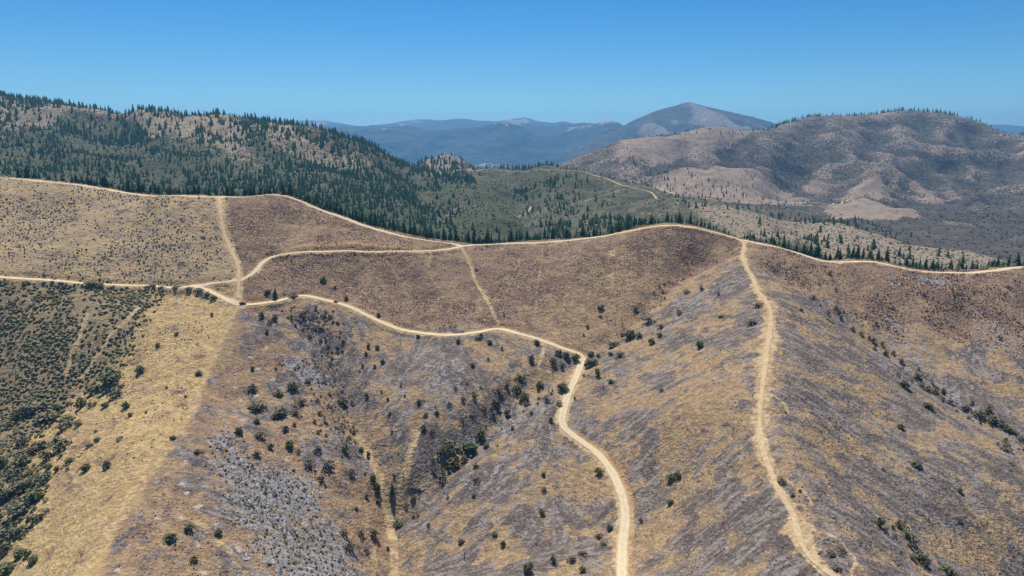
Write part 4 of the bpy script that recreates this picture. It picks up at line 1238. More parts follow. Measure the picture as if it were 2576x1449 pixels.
# ------------------------------------------------------------------ single trees, measured one by one in the photograph
# sheet origin (reference pixels) and a list of x, y of the foot, height, width (sheet pixels, three to a reference pixel), kind
SHEETS = {
 'D': ((0, 587), """2445 375 75 55 o;2020 460 55 55 o;2078 497 118 55 c;2205 490 60 80 v;2530 420 40 25 o;1600 630 45 28 o;1332 775 45 32 o;1192 862 65 40 s;1057 1058 85 65 o;838 1135 130 165 o;702 1205 80 100 o;1500 1070 50 50 o;1400 1242 30 24 o;1258 1172 28 20 o;
 870 1245 95 100 g;915 1168 50 60 g;610 1320 95 75 o;515 1297 40 34 s;435 1340 70 60 o;790 1322 60 58 o;683 1312 55 42 s;718 1302 52 34 s;950 1325 75 60 o;980 1385 45 40 o;1105 1358 30 26 s;578 1375 25 18 s;365 1420 110 130 g;1975 650 85 45 o;2075 665 85 60 v;2017 765 55 36 o;
 1910 1035 50 40 o;1905 1195 80 75 o;2080 1030 30 24 o;2090 1228 65 85 v;2205 1182 90 90 v;1955 1345 110 120 v;2330 1130 60 60 s;225 1362 110 150 g;120 1410 60 60 o;75 1460 55 60 o;500 1440 90 110 o;2040 690 60 40 s;1150 410 40 60 g;1215 420 36 50 g;1330 415 32 60 g;1430 425 32 60 g;1500 455 60 70 g;1560 480 55 70 g;1610 505 50 60 g;190 385 40 50 g;700 395 50 90 v;760 400 40 60 g"""),
 'G': ((0, 966), """490 350 110 110 g;175 465 100 90 s;300 505 110 140 g;455 505 130 150 o;585 325 70 55 g;25 615 90 80 o;170 620 110 120 o;355 575 90 90 o;370 640 60 60 o;430 662 55 40 o;55 652 50 50 o;510 652 45 30 s;650 660 75 75 o;805 640 85 58 o;1305 420 45 48 o;525 592 50 70 g;270 890 120 130 o;
 40 870 110 100 o;140 830 110 120 g;215 790 90 100 g;150 985 130 150 g;275 1045 90 100 g;335 740 100 110 g;110 700 80 100 g;60 1165 120 130 g;170 1135 100 100 g;35 1275 100 100 g;155 1302 85 80 o;203 1302 65 60 o;130 1318 40 35 o;255 1352 75 75 o;50 1445 110 150 o;1800 388 85 72 b;1490 530 50 50 o;1528 530 36 40 s;
 1940 302 60 50 o;2080 262 60 55 o;2155 362 70 55 o;2220 320 45 38 b;1960 412 75 85 v;2180 475 75 85 b;2040 500 75 55 o;1945 556 85 68 v;2255 522 45 38 s;1420 1112 78 80 o;1285 1180 70 90 o;1655 1145 75 60 o;1465 1348 70 58 o;2215 660 30 30 o;1010 560 14 20 o;725 365 30 30 s;905 420 34 60 g;735 430 40 60 g;675 475 40 60 g;615 1295 22 24 s;2120 240 100 130 v;2225 240 80 90 s;2260 160 85 110 s;2430 740 90 80 s;2330 635 80 90 s;2480 640 100 110 s;2400 520 80 80 s"""),
 'E': ((858.7, 587), """40 505 55 45 o;278 628 50 36 o;1055 797 68 48 o;1475 842 65 60 o;885 835 60 42 o;1118 835 50 46 o;1030 800 36 60 g;575 785 35 34 o;270 880 60 40 o;205 875 70 36 o;185 920 50 30 o;310 985 55 38 o;252 1020 45 30 o;160 1010 40 24 o;1210 880 45 24 o;1432 980 95 52 o;995 1014 58 42 o;1110 966 45 24 o;
 1640 935 85 75 o;1695 945 80 60 o;1765 975 105 80 o;1600 992 85 60 o;1670 1038 85 34 o;1595 1085 75 32 d;1862 1030 120 80 o;1905 1010 100 70 o;1885 930 60 60 o;1930 1090 115 52 o;1940 938 50 34 o;2030 932 60 40 o;2095 938 75 80 s;2050 858 62 120 o;2180 802 110 105 o;2245 792 65 60 o;2315 682 75 95 g;2120 782 50 40 o;
 2345 842 85 60 o;2400 790 60 50 o;2410 722 55 50 s;2545 622 65 60 s;2485 612 45 30 d;2440 502 40 22 s;2425 452 40 30 s;2360 470 50 30 d;1960 582 68 62 o;1955 637 42 40 s;2075 580 48 34 d;2220 592 58 48 o;1860 720 48 28 o;1830 777 35 22 s;1950 797 45 22 d;2115 672 58 40 d;2005 672 60 34 d;1225 622 42 24 s;1320 618 42 30 d;
 1500 1165 80 70 o;1490 1195 50 34 o;1665 1205 115 100 o;1355 1112 80 110 v;1380 1275 130 100 v;1330 1195 95 90 v;1550 1282 80 52 s;1640 1307 75 55 s;1580 1432 68 38 o;1435 1372 62 34 s;1190 1202 80 70 s;1250 1172 75 50 v;1170 1322 125 90 v;1080 1362 100 70 s;1000 1252 80 48 s;920 1272 62 48 s;820 1312 62 50 s;865 1182 45 30 s;950 1142 36 26 s;
 1050 1172 42 36 s;1145 1392 75 60 s;1250 1382 90 62 s;985 1385 50 60 s;585 1292 62 38 o;478 1242 42 24 o;350 1270 52 26 o;193 1247 70 34 o;450 1162 50 28 s;720 1372 50 40 o;632 1385 34 36 s;365 1370 42 32 s;185 1137 30 18 s;20 1312 110 70 v;305 1202 30 26 s;2035 1132 48 48 o;1760 1257 42 20 o;2415 1197 46 56 s;1980 1182 55 50 d;1400 1310 60 60 s;1310 1410 50 40 d;1510 1420 40 24 d;80 1300 50 40 s;140 1050 32 16 s;60 1045 30 16 s;420 600 14 20 s;1020 285 28 28 o;100 160 30 20 o;1830 1085 40 30 s"""),
 'H': ((858.7, 966), """620 357 75 48 o;690 387 70 44 s;1055 432 135 88 b;955 502 105 140 b;815 505 130 140 g;770 540 110 90 v;840 632 110 140 v;760 705 85 90 s;930 592 75 70 v;1005 532 70 70 v;1095 482 60 70 v;1020 742 60 68 g;1015 632 50 54 s;690 592 65 50 s;385 850 150 84 c;270 812 105 62 o;238 745 105 50 o;398 712 58 26 o;465 697 58 38 d;190 862 48 48 o;250 1157 100 74 o;430 1082 80 78 o;
 275 892 45 50 o;112 946 32 38 o;1525 702 58 36 o;1530 817 62 54 s;1000 857 46 36 o;1515 992 80 52 o;1945 685 80 74 o;2490 740 90 80 o;2535 725 110 60 o;2480 920 78 58 o;2260 1047 58 44 s;1160 1142 46 50 o;900 1207 66 60 o;1220 1232 75 46 o;1410 1449 160 84 o;1600 1360 105 52 o;1740 1342 70 68 v;1820 1422 80 66 o;1945 1172 85 70 s;2022 1107 75 60 o;1975 1222 50 50 s;1830 1292 52 60 s;
 60 1262 130 90 s;150 1152 85 60 s;20 1142 85 70 s;352 1250 42 24 o;660 1082 55 40 s;545 872 55 60 v;190 1272 55 50 s;75 702 95 50 s;25 522 110 70 v;180 690 40 22 o;150 515 60 50 o;205 560 90 40 v;380 370 40 24 s;800 870 42 36 s;640 240 40 40 s;920 300 60 50 s;1180 470 20 30 s;1210 350 40 20 s;545 1005 30 40 s;580 1000 34 36 s;930 1330 90 60 d;1290 1370 30 24 d;1800 1285 40 40 s;490 915 34 34 g"""),
 'F': ((1717.3, 587), """132 870 92 74 o;290 642 40 60 o;140 440 75 40 s;270 472 45 34 s;30 460 60 60 s;70 230 36 24 s;40 260 46 34 d;1670 1167 95 80 o;1770 1097 58 50 v;1730 1132 42 32 s;1640 1062 58 30 d;1620 1077 40 30 s;1560 970 50 24 d;1585 577 40 34 s;1820 472 45 36 s;1075 302 75 28 d;1110 317 52 36 s;1030 402 48 24 s;1155 442 52 26 s;985 497 48 36 s;1160 582 55 40 s;1215 597 30 18 s;
 1095 622 65 36 s;1180 622 70 34 s;1195 662 55 34 s;1285 742 75 34 s;1345 772 58 34 s;1440 827 65 50 s;1505 852 52 30 s;1450 882 46 34 s;1535 925 72 42 v;1590 922 62 40 s;1650 985 62 40 s;1780 1030 34 24 s;1460 702 55 24 s;1545 722 30 24 s;895 592 42 34 s;1850 1192 65 58 v;1900 1212 66 48 s;1970 1202 58 24 s;1960 1262 55 52 s;2020 1292 60 54 s;2120 1342 66 60 s;1860 1332 75 70 v;2240 1392 85 80 v;2310 1362 95 60 s;
 2335 1432 85 80 v;2400 812 38 28 s;2180 1292 45 30 s;1040 550 30 20 s;1410 800 44 30 s;2455 420 40 30 s;830 470 40 24 d;1800 1160 60 50 s;2050 480 30 24 s;1730 1030 40 16 d;520 690 60 90 s;570 560 70 80 s"""),
 'I': ((1717.3, 966), """740 757 82 72 s;825 852 52 36 v;885 815 34 34 s;1645 342 56 56 o;1855 192 72 66 v;1770 637 78 78 o;1515 652 32 30 s;2090 822 50 40 b;1490 1087 112 62 o;1640 1102 105 90 v;1700 1182 115 110 v;1740 1222 90 80 s;1800 1362 125 120 v;2010 1445 105 130 v;2440 502 72 92 s;2080 1032 46 44 s;2400 332 70 66 s;2460 362 62 60 o;2555 432 64 50 s;2500 380 50 50 s;
 1195 1262 50 80 s;1120 1290 46 80 s;1160 1400 46 70 s;490 402 32 28 s;775 225 30 26 s;2480 610 30 34 s;2340 300 60 70 s;1190 1300 40 50 s;2150 200 50 50 s"""),
}
KINDS = {'o': ('oak_tree', 'green oak', 'tree', 'oak'), 'b': ('leafy_tree', 'bright green leafy tree', 'tree', 'bright'), 's': ('scorched_shrub', 'brown scorched shrub', 'shrub', 'scorched'), 'g': ('sage_bush', 'grey green bush', 'bush', 'sage'),
         'v': ('olive_bush', 'olive brown bush', 'bush', 'olive'), 'd': ('burnt_snag', 'bare charred snag', 'snag', None), 'c': ('conifer_tree', 'pointed green conifer', 'conifer', None)}
ORD = ('first second third fourth fifth sixth seventh eighth ninth tenth eleventh twelfth thirteenth fourteenth fifteenth sixteenth seventeenth eighteenth nineteenth twentieth').split()
ORD += ['twenty-' + o for o in ORD[:9]] + ['thirtieth'] + ['thirty-' + o for o in ORD[:9]] + ['fortieth'] + ['forty-' + o for o in ORD[:9]]
FBX = lambda v: float(np.interp(v, [492, 700, 770, 930, 1050, 1180, 1315, 1449], [552, 601, 597, 520, 480, 390, 300, 235]))
SPX = lambda v: float(np.interp(v, [600, 660, 755, 830, 930, 1090, 1185, 1300, 1400, 1449], [1868, 1874, 1925, 1938, 1924, 1912, 1938, 1998, 2035, 2100]))
RDX = lambda v: float(np.interp(v, [890, 950, 1060, 1140, 1215, 1300, 1449], [1466, 1448, 1413, 1500, 1553, 1573, 1564]))
MRV = lambda u: float(np.interp(u, [0, 300, 470, 606, 735, 760, 850, 950, 1050, 1170, 1250, 1340, 1420, 1466], [697, 717, 720, 768, 748, 742, 763, 806, 837, 841, 827, 849, 878, 896]))


def place_name(u, v):
    if u < 1466 and v < MRV(u) and u > FBX(v): return 'on the burnt slope above the middle road'
    if u <= FBX(v) - 4:
        if v > 960 and u < 120: return 'in the thicket along the lower left edge'
        return 'on the straw slope left of the firebreak' if v > 760 else 'beside the road near the left junction'
    if u > SPX(v):
        if v > 1180 - (2576 - u) * 0.0 and u < 2150 and u - SPX(v) < 90: return 'in the fireline loops beside the spur track'
        gl = np.interp(u, [1900, 2050, 2200, 2400, 2576], [650, 748, 870, 1008, 1118])
        return 'in the gully right of the spur' if abs(v - gl) < 60 else ('on the hillside beyond the right gully' if v < gl else 'on the right flank of the spur')
    if 1360 < u < 1520 and 850 < v < 960: return 'at the bend where the road crosses the gully'
    if u > (RDX(v) if v > 890 else 1466): return 'between the winding road and the spur track'
    gl = np.interp(v, [770, 840, 960, 1090, 1200, 1300, 1449], [720, 790, 860, 905, 950, 985, 985])
    if u < gl - 70: return 'on the ash spotted slope right of the firebreak'
    if u < gl + 45: return 'along the dark gully below the junction'
    dl = np.interp(v, [900, 965, 1040, 1115, 1200, 1300], [1450, 1330, 1250, 1180, 1090, 1000])
    if abs(u - dl) < 90 and v < 1250: return 'in the central drainage'
    return 'on the streaked slope below the middle road'


def set_tf(o, p, sx, sz, az):
    o.location = (p[0], p[1], p[2] + CZ)
    o.rotation_euler = (0, 0, az)
    o.scale = (sx, sx, sz)


SNAG_TRUNK = np_mesh('snag_trunk', *tube([(0, 0, -0.08), (0.02, 0.01, 0.35), (-0.02, 0.02, 0.7), (0.03, 0, 1.0)], [0.055, 0.042, 0.028, 0.008], 5), M_CHAR)
SNAG_LIMBS = [np_mesh('snag_limb', *tube([(0, 0, z), (r * math.cos(a) * .6, r * math.sin(a) * .6, z + .1), (r * math.cos(a), r * math.sin(a), z + e)], [0.03, 0.02, 0.006], 4), M_CHAR)
              for z, a, r, e in ((0.35, 0.4, 0.4, 0.3), (0.5, 2.4, 0.42, 0.32), (0.6, 4.2, 0.35, 0.3), (0.72, 5.6, 0.28, 0.22), (0.42, 3.3, 0.3, 0.15))]


def add_plant(kind, p, hgt, wid, rng, label=None, group=None):
    name, desc, catg, var = KINDS[kind]
    az = rng.random() * 6.28
    if kind == 'd':
        r = link(name, None); set_tf(r, p, max(wid, hgt * 0.5), hgt, az)
        link('trunk', SNAG_TRUNK, r)
        for m in SNAG_LIMBS: link('limb', m, r)
    elif kind == 'c':
        r = link(name, None); set_tf(r, p, hgt * 0.95, hgt, az)
        link('trunk', TRUNK, r)
        link('crown', CON_M[rng.integers(0, len(CON_M))], r)
    else:
        r = link(name, None); set_tf(r, p, wid * 1.0, hgt, az)
        link('trunk', OTRUNK, r)
        link('crown', OAK_M[var][rng.integers(0, 4)], r)
    return tag(r, label, catg, group)


def w_word(k): return ORD[k] if k < len(ORD) else 'another'


trees = []
for key, ((ox, oy), txt) in SHEETS.items():
    for it in txt.replace('\n', ' ').split(';'):
        x, y, h_, w_, kd = it.split()
        u, v = ox + float(x) / 3, oy + (float(y) - 0.12 * float(h_)) / 3
        trees.append([u, v, float(h_) / 3, float(w_) / 3, kd])
gp, okp = T1.hit([t[0] for t in trees], [t[1] for t in trees])
todo = []
for (u, v, hp, wp, kd), p, ok in zip(trees, gp, okp):
    if not ok: continue
    m_px = np.linalg.norm(p) / FPX
    todo.append((kd, p, hp * m_px * 0.74, wp * m_px * 1.12, place_name(u, v), u))
# more scorched shrubs where the photograph shows them massed
for pp, n, hm, kinds in [([(700, 775), (850, 778), (870, 900), (830, 920), (770, 850)], 60, 2.6, 'ssv'), ([(770, 960), (860, 960), (900, 1100), (870, 1160), (800, 1100)], 55, 2.3, 'sv'), ([(580, 1160), (640, 1160), (690, 1300), (800, 1320), (880, 1440), (720, 1440), (640, 1330), (580, 1250)], 40, 1.7, 'ssd'),
                         ([(1240, 1000), (1380, 940), (1400, 1000), (1290, 1090), (1200, 1090)], 22, 2.6, 'svd'), ([(2330, 950), (2576, 1120), (2576, 1160), (2400, 1040), (2300, 960)], 16, 2.4, 'sv'), ([(1640, 720), (1740, 680), (1700, 760), (1560, 850), (1520, 860)], 12, 2.2, 'sd'), ([(2200, 1280), (2330, 1400), (2300, 1440), (2220, 1340)], 8, 2.4, 'sv')]:
    h4, _ = T1.hit([q[0] for q in pp], [q[1] for q in pp])
    m = T1.inside(h4) * (roadD > 2)
    for p in scatter(T1, m, n, rg, 1.6):
        a, b = p[0] / p[1], p[2] / p[1]
        den = CP - b * SP                      # back to reference pixels for the place name
        cyy = (b * CP + SP) / den
        dyy = CP + cyy * SP
        u, v = W0 / 2 + a * dyy * FPX, H0 / 2 - cyy * FPX
        kd = kinds[rg.integers(0, len(kinds))]
        hh = hm * (0.6 + 0.8 * rg.random())
        todo.append((kd, p, hh, hh * (0.9 + 0.5 * rg.random()), place_name(u, v), u))
todo.sort(key=lambda t: t[5])
cnt = {}
for kd, p, hm, wm, plc, u in todo:
    k = cnt.get((kd, plc), 0); cnt[(kd, plc)] = k + 1
    add_plant(kd, p, hm, wm, rg, f"{KINDS[kd][1]} {plc}, {w_word(k)} from left", KINDS[kd][1] + 's ' + plc)
print('single plants', len(todo))

# ------------------------------------------------------------------ conifers behind the crest of the ridge: the 300 that show largest
def crest_at(u):
    uu = [c[0] for c in RIDGE]
    v, Y = np.interp(u, uu, [c[1] for c in RIDGE]), np.interp(u, uu, [c[2] for c in RIDGE])
    return pt(u, v, Y)


SEGS = [(40, 190, 10, 13, 'left of the tan knoll'), (190, 560, 44, 15, 'behind the crest of the tan left slope'), (560, 720, 26, 13, 'behind the top of the firebreak'), (720, 950, 48, 14, 'behind the upper half of the descending crest road'), (950, 1165, 44, 14, 'behind the lower half of the descending crest road'), (1165, 1480, 46, 15, 'behind the low part of the crest road'),
        (1480, 1720, 26, 12, 'behind the road on the middle summit'), (1720, 1960, 26, 12, 'behind the road above the spur'), (1960, 2290, 34, 15, 'behind the crest road beyond the spur'), (2290, 2600, 30, 13, 'behind the far right crest road')]
for u0, u1, n, hm, txt in SEGS:
    for k in range(n):
        u = u0 + (u1 - u0) * (k + rg.random()) / n
        c = crest_at(u)
        d = 7 + 34 * rg.random() ** 1.3
        x, y = c[0] * (1 + d / c[1]), c[1] + d
        hh = hm * (0.38 + 1.0 * rg.random() ** 1.4) + d * 0.12
        add_plant('c', (x, y, float(T1.h(x, y))), hh, hh, rg, f'dark green conifer {txt}, {w_word(k)} from left', 'conifers ' + txt)

# ------------------------------------------------------------------ brush on the left: the 300 nearest shrubs as single plants, the rest as scrub
SHRUB_M = [np_mesh('shrub', *leaf_cloud(np.random.default_rng(200 + k), 46, [(0, 0, 0.38, 0.42), (0.2, 0.1, 0.3, 0.3), (-0.2, 0.1, 0.34, 0.3), (0, -0.2, 0.3, 0.3)], 0.17, 0.6), M_BRUSH if k % 3 else M_SAGE) for k in range(6)]
DOMES = [dome(np.random.default_rng(300 + k)) for k in range(6)]
CLUMPS = [leaf_cloud(np.random.default_rng(320 + k), 20, [(0, 0, 0.35, 0.42), (0.15, 0.1, 0.3, 0.3)], 0.24, 0.6) for k in range(5)]
offroad = (roadD > 0.8) * (track < 0.3)
msk = brush * (1 - beyond) * offroad * (0.35 + sstep(-0.25, 0.25, fbm(T1.X, T1.Y, 16, 3, 77)))
pb = scatter(T1, msk, 4300, rg, 1.6)
dst = np.linalg.norm(pb, axis=1)
order = np.argsort(dst)
for k in order[:300]:
    p = pb[k]
    s = 1.9 + 1.9 * rg.random()
    mi = int(rg.integers(0, 6))
    o = link('shrub', SHRUB_M[mi])
    look = ('small' if s < 2.5 else 'middle sized' if s < 3.2 else 'large') + (' olive' if mi % 3 else ' grey green')
    set_tf(o, p, s, s * 0.75, rg.random() * 6.28)
    a = ('above the lower left thicket' if p[1] < 372 else 'beside the bright green patch') if p[0] / p[1] < -0.68 else ('at the foot of the twin paths' if p[1] < 420 else 'around the twin paths on the left')
    tag(o, f'{look} shrub in the dense brush {a}', 'shrub', f'{look} shrubs {a}')
rest = pb[order[300:]]
tag(join_many('brush_scrub', CLUMPS[:2] + DOMES, rest, 1.7 + 1.8 * rg.random(len(rest)), 1.2 + 0.9 * rg.random(len(rest)), M_BRUSH, rg), 'dense grey green brush below the left road', 'brush', kind='stuff')

m = tanmix * offroad * (1 - beyond) * (0.25 + sstep(-0.3, 0.3, fbm(T1.X, T1.Y, 30, 3, 78)))
p = scatter(T1, m, 4200, rg, 1.2)
k = rg.random(len(p))
tag(join_many('sage_scrub', DOMES + CLUMPS[:3], p, 0.7 + 1.3 * k ** 2, 0.6 + 0.8 * k, M_SAGE, rg), 'low sage scrub dotting the tan upper left slope', 'scrub', kind='stuff')
m = Zstrip * (1 - tanmix) * (1 - brush) * offroad * (1 - beyond) * sstep(330, 470, T1.Y) * (0.15 + sstep(-0.2, 0.3, fbm(T1.X, T1.Y, 26, 3, 79)))
p = scatter(T1, m, 2300, rg, 0.9)
tag(join_many('straw_slope_scrub', DOMES, p, 0.5 + 0.9 * rg.random(len(p)) ** 1.5, 0.4 + 0.5 * rg.random(len(p)), M_BRUSH, rg), 'small dark shrubs dotting the straw strip by the firebreak', 'scrub', kind='stuff')
m = Zburn_up * offroad * (1 - beyond) * (0.3 + brown) * (0.06 + sstep(-0.15, 0.3, fbm(T1.X, T1.Y, 24, 4, 80, 0.7)))
p = scatter(T1, m, 9000, rg, 0.0)
tag(join_many('burnt_scrub', DOMES[:4] + CLUMPS[:2], p, 0.35 + 0.75 * rg.random(len(p)) ** 2, 0.35 + 0.55 * rg.random(len(p)), M_TWIG, rg), 'burnt stubble of low shrubs on the brown upper slope', 'scrub', kind='stuff')
m = Zburn_right * offroad * (1 - beyond) * (0.1 + sstep(-0.2, 0.3, fbm(T1.X, T1.Y, 22, 4, 81, 0.7)))
p = scatter(T1, m, 4200, rg, 0.0)
tag(join_many('charred_scrub', DOMES[:4] + CLUMPS[:2], p, 0.5 + 0.9 * rg.random(len(p)) ** 2, 0.5 + 0.6 * rg.random(len(p)), M_TWIG, rg), 'charred stubble on the right hand hillside', 'scrub', kind='stuff')
m = np.maximum(np.maximum(Zchar_mid, Zchar_spurL), np.maximum(Zchar_spurR, Zpocket)) * offroad * (bare < 0.5) * (0.15 + sstep(-0.1, 0.35, fbm(T1.X, T1.Y, 34, 3, 82)))
p = scatter(T1, m, 8500, rg, 0.0)
tag(join_many('stubble', DOMES[:3], p, 0.3 + 0.55 * rg.random(len(p)) ** 2, 0.25 + 0.35 * rg.random(len(p)), M_TWIG, rg), 'sparse burnt tufts over the lower slopes and spur', 'stubble', kind='stuff')

m = (ash * Zpocket + 0.9 * (char > 0.6) * Zpocket) * (bare < 0.5)
p = scatter(T1, m, 1500, rg, 0.7)
k = rg.random(len(p))
tag(join_many('charred_brush', CLUMPS + DOMES[:2], p, 0.6 + 1.3 * k ** 2, 0.5 + 0.9 * k, M_SCORCH, rg), 'charred brush skeletons on the ash bed and dark gully', 'brush', kind='stuff')

# ------------------------------------------------------------------ forest and brush on the hills behind
def tier_crown(rng, rad, tiers=3, n=6):
    parts = []
    for i in range(tiers):
        z0 = 0.03 + 0.27 * i
        z1 = min(1.0, z0 + 0.52 - 0.03 * i) if i < tiers - 1 else 1.0
        r = rad * (1 - 0.29 * i)
        a0 = rng.random() * 6.28
        V = [(rng.normal(0, 0.012), rng.normal(0, 0.012), z1)]
        for j in range(n):
            a = a0 + 6.28 * j / n
            rr = r * (0.7 + 0.6 * rng.random())
            V.append((rr * math.cos(a), rr * math.sin(a), z0 + 0.09 * rng.random()))
        parts.append((V, [(0, 1 + j, 1 + (j + 1) % n) for j in range(n)]))
    return cat(parts)


FAR_CON = [tier_crown(np.random.default_rng(400 + k), 0.17 + 0.02 * k) for k in range(6)]
dens = np.zeros_like(T2.X)
for pp, k in [([(700, 480), (860, 500), (1000, 480), (1090, 540), (1140, 606), (1000, 606), (850, 545), (700, 495)], 1.0), ([(620, 300), (760, 316), (850, 334), (1000, 396), (1060, 418), (1050, 425), (960, 440), (800, 420), (700, 380), (600, 340)], .95), ([(400, 285), (620, 300), (700, 380), (520, 380), (400, 340)], .33),
              ([(0, 250), (200, 262), (420, 285), (400, 350), (260, 350), (0, 330)], .42), ([(130, 290), (300, 300), (420, 350), (330, 390), (100, 370), (60, 330)], .55), ([(300, 380), (520, 390), (700, 430), (860, 500), (700, 480), (560, 480), (420, 440)], .5), ([(560, 390), (800, 420), (950, 450), (1000, 480), (860, 500), (700, 430)], .55),
              ([(0, 360), (200, 350), (320, 390), (0, 395)], .5), ([(0, 420), (400, 455), (700, 470), (700, 495), (0, 448)], .45), ([(1120, 500), (1180, 460), (1190, 470), (1150, 530), (1120, 560)], .6), ([(1270, 470), (1330, 470), (1340, 510), (1300, 500)], .8), ([(1320, 560), (1430, 560), (1700, 560), (1720, 575), (1400, 606), (1320, 606)], .55),
              ([(1300, 480), (1420, 440), (1560, 480), (1500, 530), (1350, 560)], .16), ([(1060, 395), (1190, 400), (1200, 424), (1050, 424)], .25), ([(1700, 500), (2000, 560), (2000, 575), (1720, 520)], .35), ([(1960, 520), (2100, 556), (2080, 562), (1960, 545)], .3), ([(1760, 520), (2540, 668), (2300, 670), (1900, 600)], .06),
              ([(720, 490), (1140, 600), (1700, 570), (1720, 560), (1140, 570), (760, 470)], .35)]:
    dens = np.maximum(dens, k * zone2(T2, pp, 2, 10, 800))
# tree lines along the saddle crest and the right hand spur
sc = np.array([pt(*q) for q in SADDLE])
dcrest = np.abs(T2.Y - np.interp(T2.X, sc[:, 0], sc[:, 1]) - 28)
dens = np.maximum(dens, 0.6 * (dcrest < 22) * (T2.X > -260) * (T2.Y > 900))
sk = np.array([pt(*q) for q in SKY2])
dens = np.maximum(dens, 0.45 * (np.abs(T2.Y - np.interp(T2.X, sk[:, 0], sk[:, 1]) - 5) < 30) * (T2.X < -230))
r2, _ = T2.dist(densify(T2.hit([960, 1040, 1180, 1330, 1400, 1500, 1580, 1700], [398, 422, 427, 424, 418, 443, 469, 500], 900)[0], 6), 30)
dens *= r2 > 9
dens = np.maximum(dens, 0.3 * (T2.X < -150) * (T2.Y > 1000) * (1 - tan2 * 0.6))
dens = np.maximum(dens, woods * 0.75)
dens *= 1 - 0.9 * zone2(T2, [(1150, 600), (1190, 500), (1250, 440), (1300, 480), (1320, 560), (1310, 606)], 3, 10, 800)
dens *= 0.15 + 1.2 * sstep(-0.25, 0.3, fbm(T2.X, T2.Y, 110, 4, 51, 0.65))
vis2 = np.abs(T2.X) < T2.Y * 0.8 + 40
p = scatter(T2, dens * vis2, 21000, rg, 4.2)
hh = (4 + 10.5 * rg.random(len(p)) ** 1.6) * np.where(p[:, 1] > 1600, 1.35, 1.0)
dtop = T1.Y - crest_y
ux = W0 / 2 + T1.X / T1.Y * FPX * 0.985
m = (dtop > 22) * (dtop < 170) * np.interp(ux, [0, 150, 560, 700, 800, 1250, 1400, 1700, 1900, 2100, 2300, 2600], [.1, .25, .35, .6, 1, 1, .6, .5, .5, .4, .4, .4])
pc = scatter(T1, m, 3000, rg, 2.4)
p = np.concatenate([p, pc])
hh = np.concatenate([hh, 6 + 9 * rg.random(len(pc)) ** 1.3])
tag(join_many('forest', FAR_CON, p, hh * (0.9 + 0.4 * rg.random(len(p))), hh, M_FOREST, rg, 0.4), 'conifer forest covering the hills behind the ridge', 'forest', kind='stuff')
m = vis2 * (0.25 + lush * 0.6 + 0.5 * sstep(-0.2, 0.3, fbm(T2.X, T2.Y, 70, 3, 52))) * (r2 > 6) * (1 - tan2 * 0.6) * (1 - 0.55 * spurz)
p = scatter(T2, m, 20000, rg, 0.0)
tag(join_many('chaparral', DOMES, p, 1.8 + 2.6 * rg.random(len(p)) ** 1.5, 1.3 + 1.6 * rg.random(len(p)), foliage_mat('chaparral_leaves', (0.040, 0.050, 0.030), (0.095, 0.102, 0.060), 0.03), rg), 'dark green chaparral on the hills behind', 'chaparral', kind='stuff')
p = scatter(T2, spurz * vis2, 7000, rg, 0.0)
tag(join_many('spur_scrub', DOMES, p, 1.2 + 2.0 * rg.random(len(p)) ** 2, 1.0 + 1.2 * rg.random(len(p)), M_SAGE, rg), 'scrub dots on the pale spur behind the right ridge', 'scrub', kind='stuff')
vis3 = np.abs(T3.X) < T3.Y * 0.8 + 80
m = vis3 * (0.35 + dk3) * (1 - np.clip(tan3, 0, 1) * 0.88) * (0.3 + sstep(-0.3, 0.3, fbm(T3.X, T3.Y, 160, 3, 53)))
p = scatter(T3, m, 20000, rg, 0.0)
tag(join_many('hill_scrub', DOMES[:3], p, 2.2 + 3.6 * rg.random(len(p)) ** 2, 1.5 + 2.2 * rg.random(len(p)), foliage_mat('hill_scrub_leaves', (0.040, 0.042, 0.030), (0.085, 0.08, 0.06), 0.02), rg), 'scrub scattered over the far brown hill', 'scrub', kind='stuff')
fs = np.array([pt(*q) for q in FH])
m = 0.45 * (np.abs(T3.Y - np.interp(T3.X, fs[:, 0], fs[:, 1]) - 10) < 40) * (T3.X > 1300) + 0.22 * (np.abs(T3.Y - np.interp(T3.X, fs[:, 0], fs[:, 1])) < 70) * (T3.X <= 1300) * (T3.X > 500)
for pp, k in [([(1960, 395), (2030, 410), (2040, 465), (1990, 470), (1950, 430)], .5), ([(2180, 355), (2240, 340), (2250, 365), (2200, 380)], .35), ([(2310, 400), (2360, 410), (2340, 460), (2300, 430)], .3), ([(1560, 355), (1850, 322), (1720, 400), (1580, 412)], .16), ([(1850, 440), (1960, 460), (2000, 500), (1880, 470)], .1), ([(1950, 540), (2150, 550), (2300, 600), (2100, 590)], .4), ([(1700, 480), (2000, 500), (2050, 520), (1700, 500)], .1)]:
    m = np.maximum(m, k * zone2(T3, pp, 1, 14, 1200))
p = scatter(T3, m * vis3, 1700, rg, 6)
hh = (5 + 8.5 * rg.random(len(p)) ** 1.4) * np.where(p[:, 1] > 3150, 1.8, 1.0)
tag(join_many('far_conifers_wood', FAR_CON, p, hh, hh, M_FOREST, rg, 0.4), 'scattered dark conifers on the far brown hill', 'wood', kind='stuff')

# ------------------------------------------------------------------ vehicles, camper and fallen logs
import bmesh


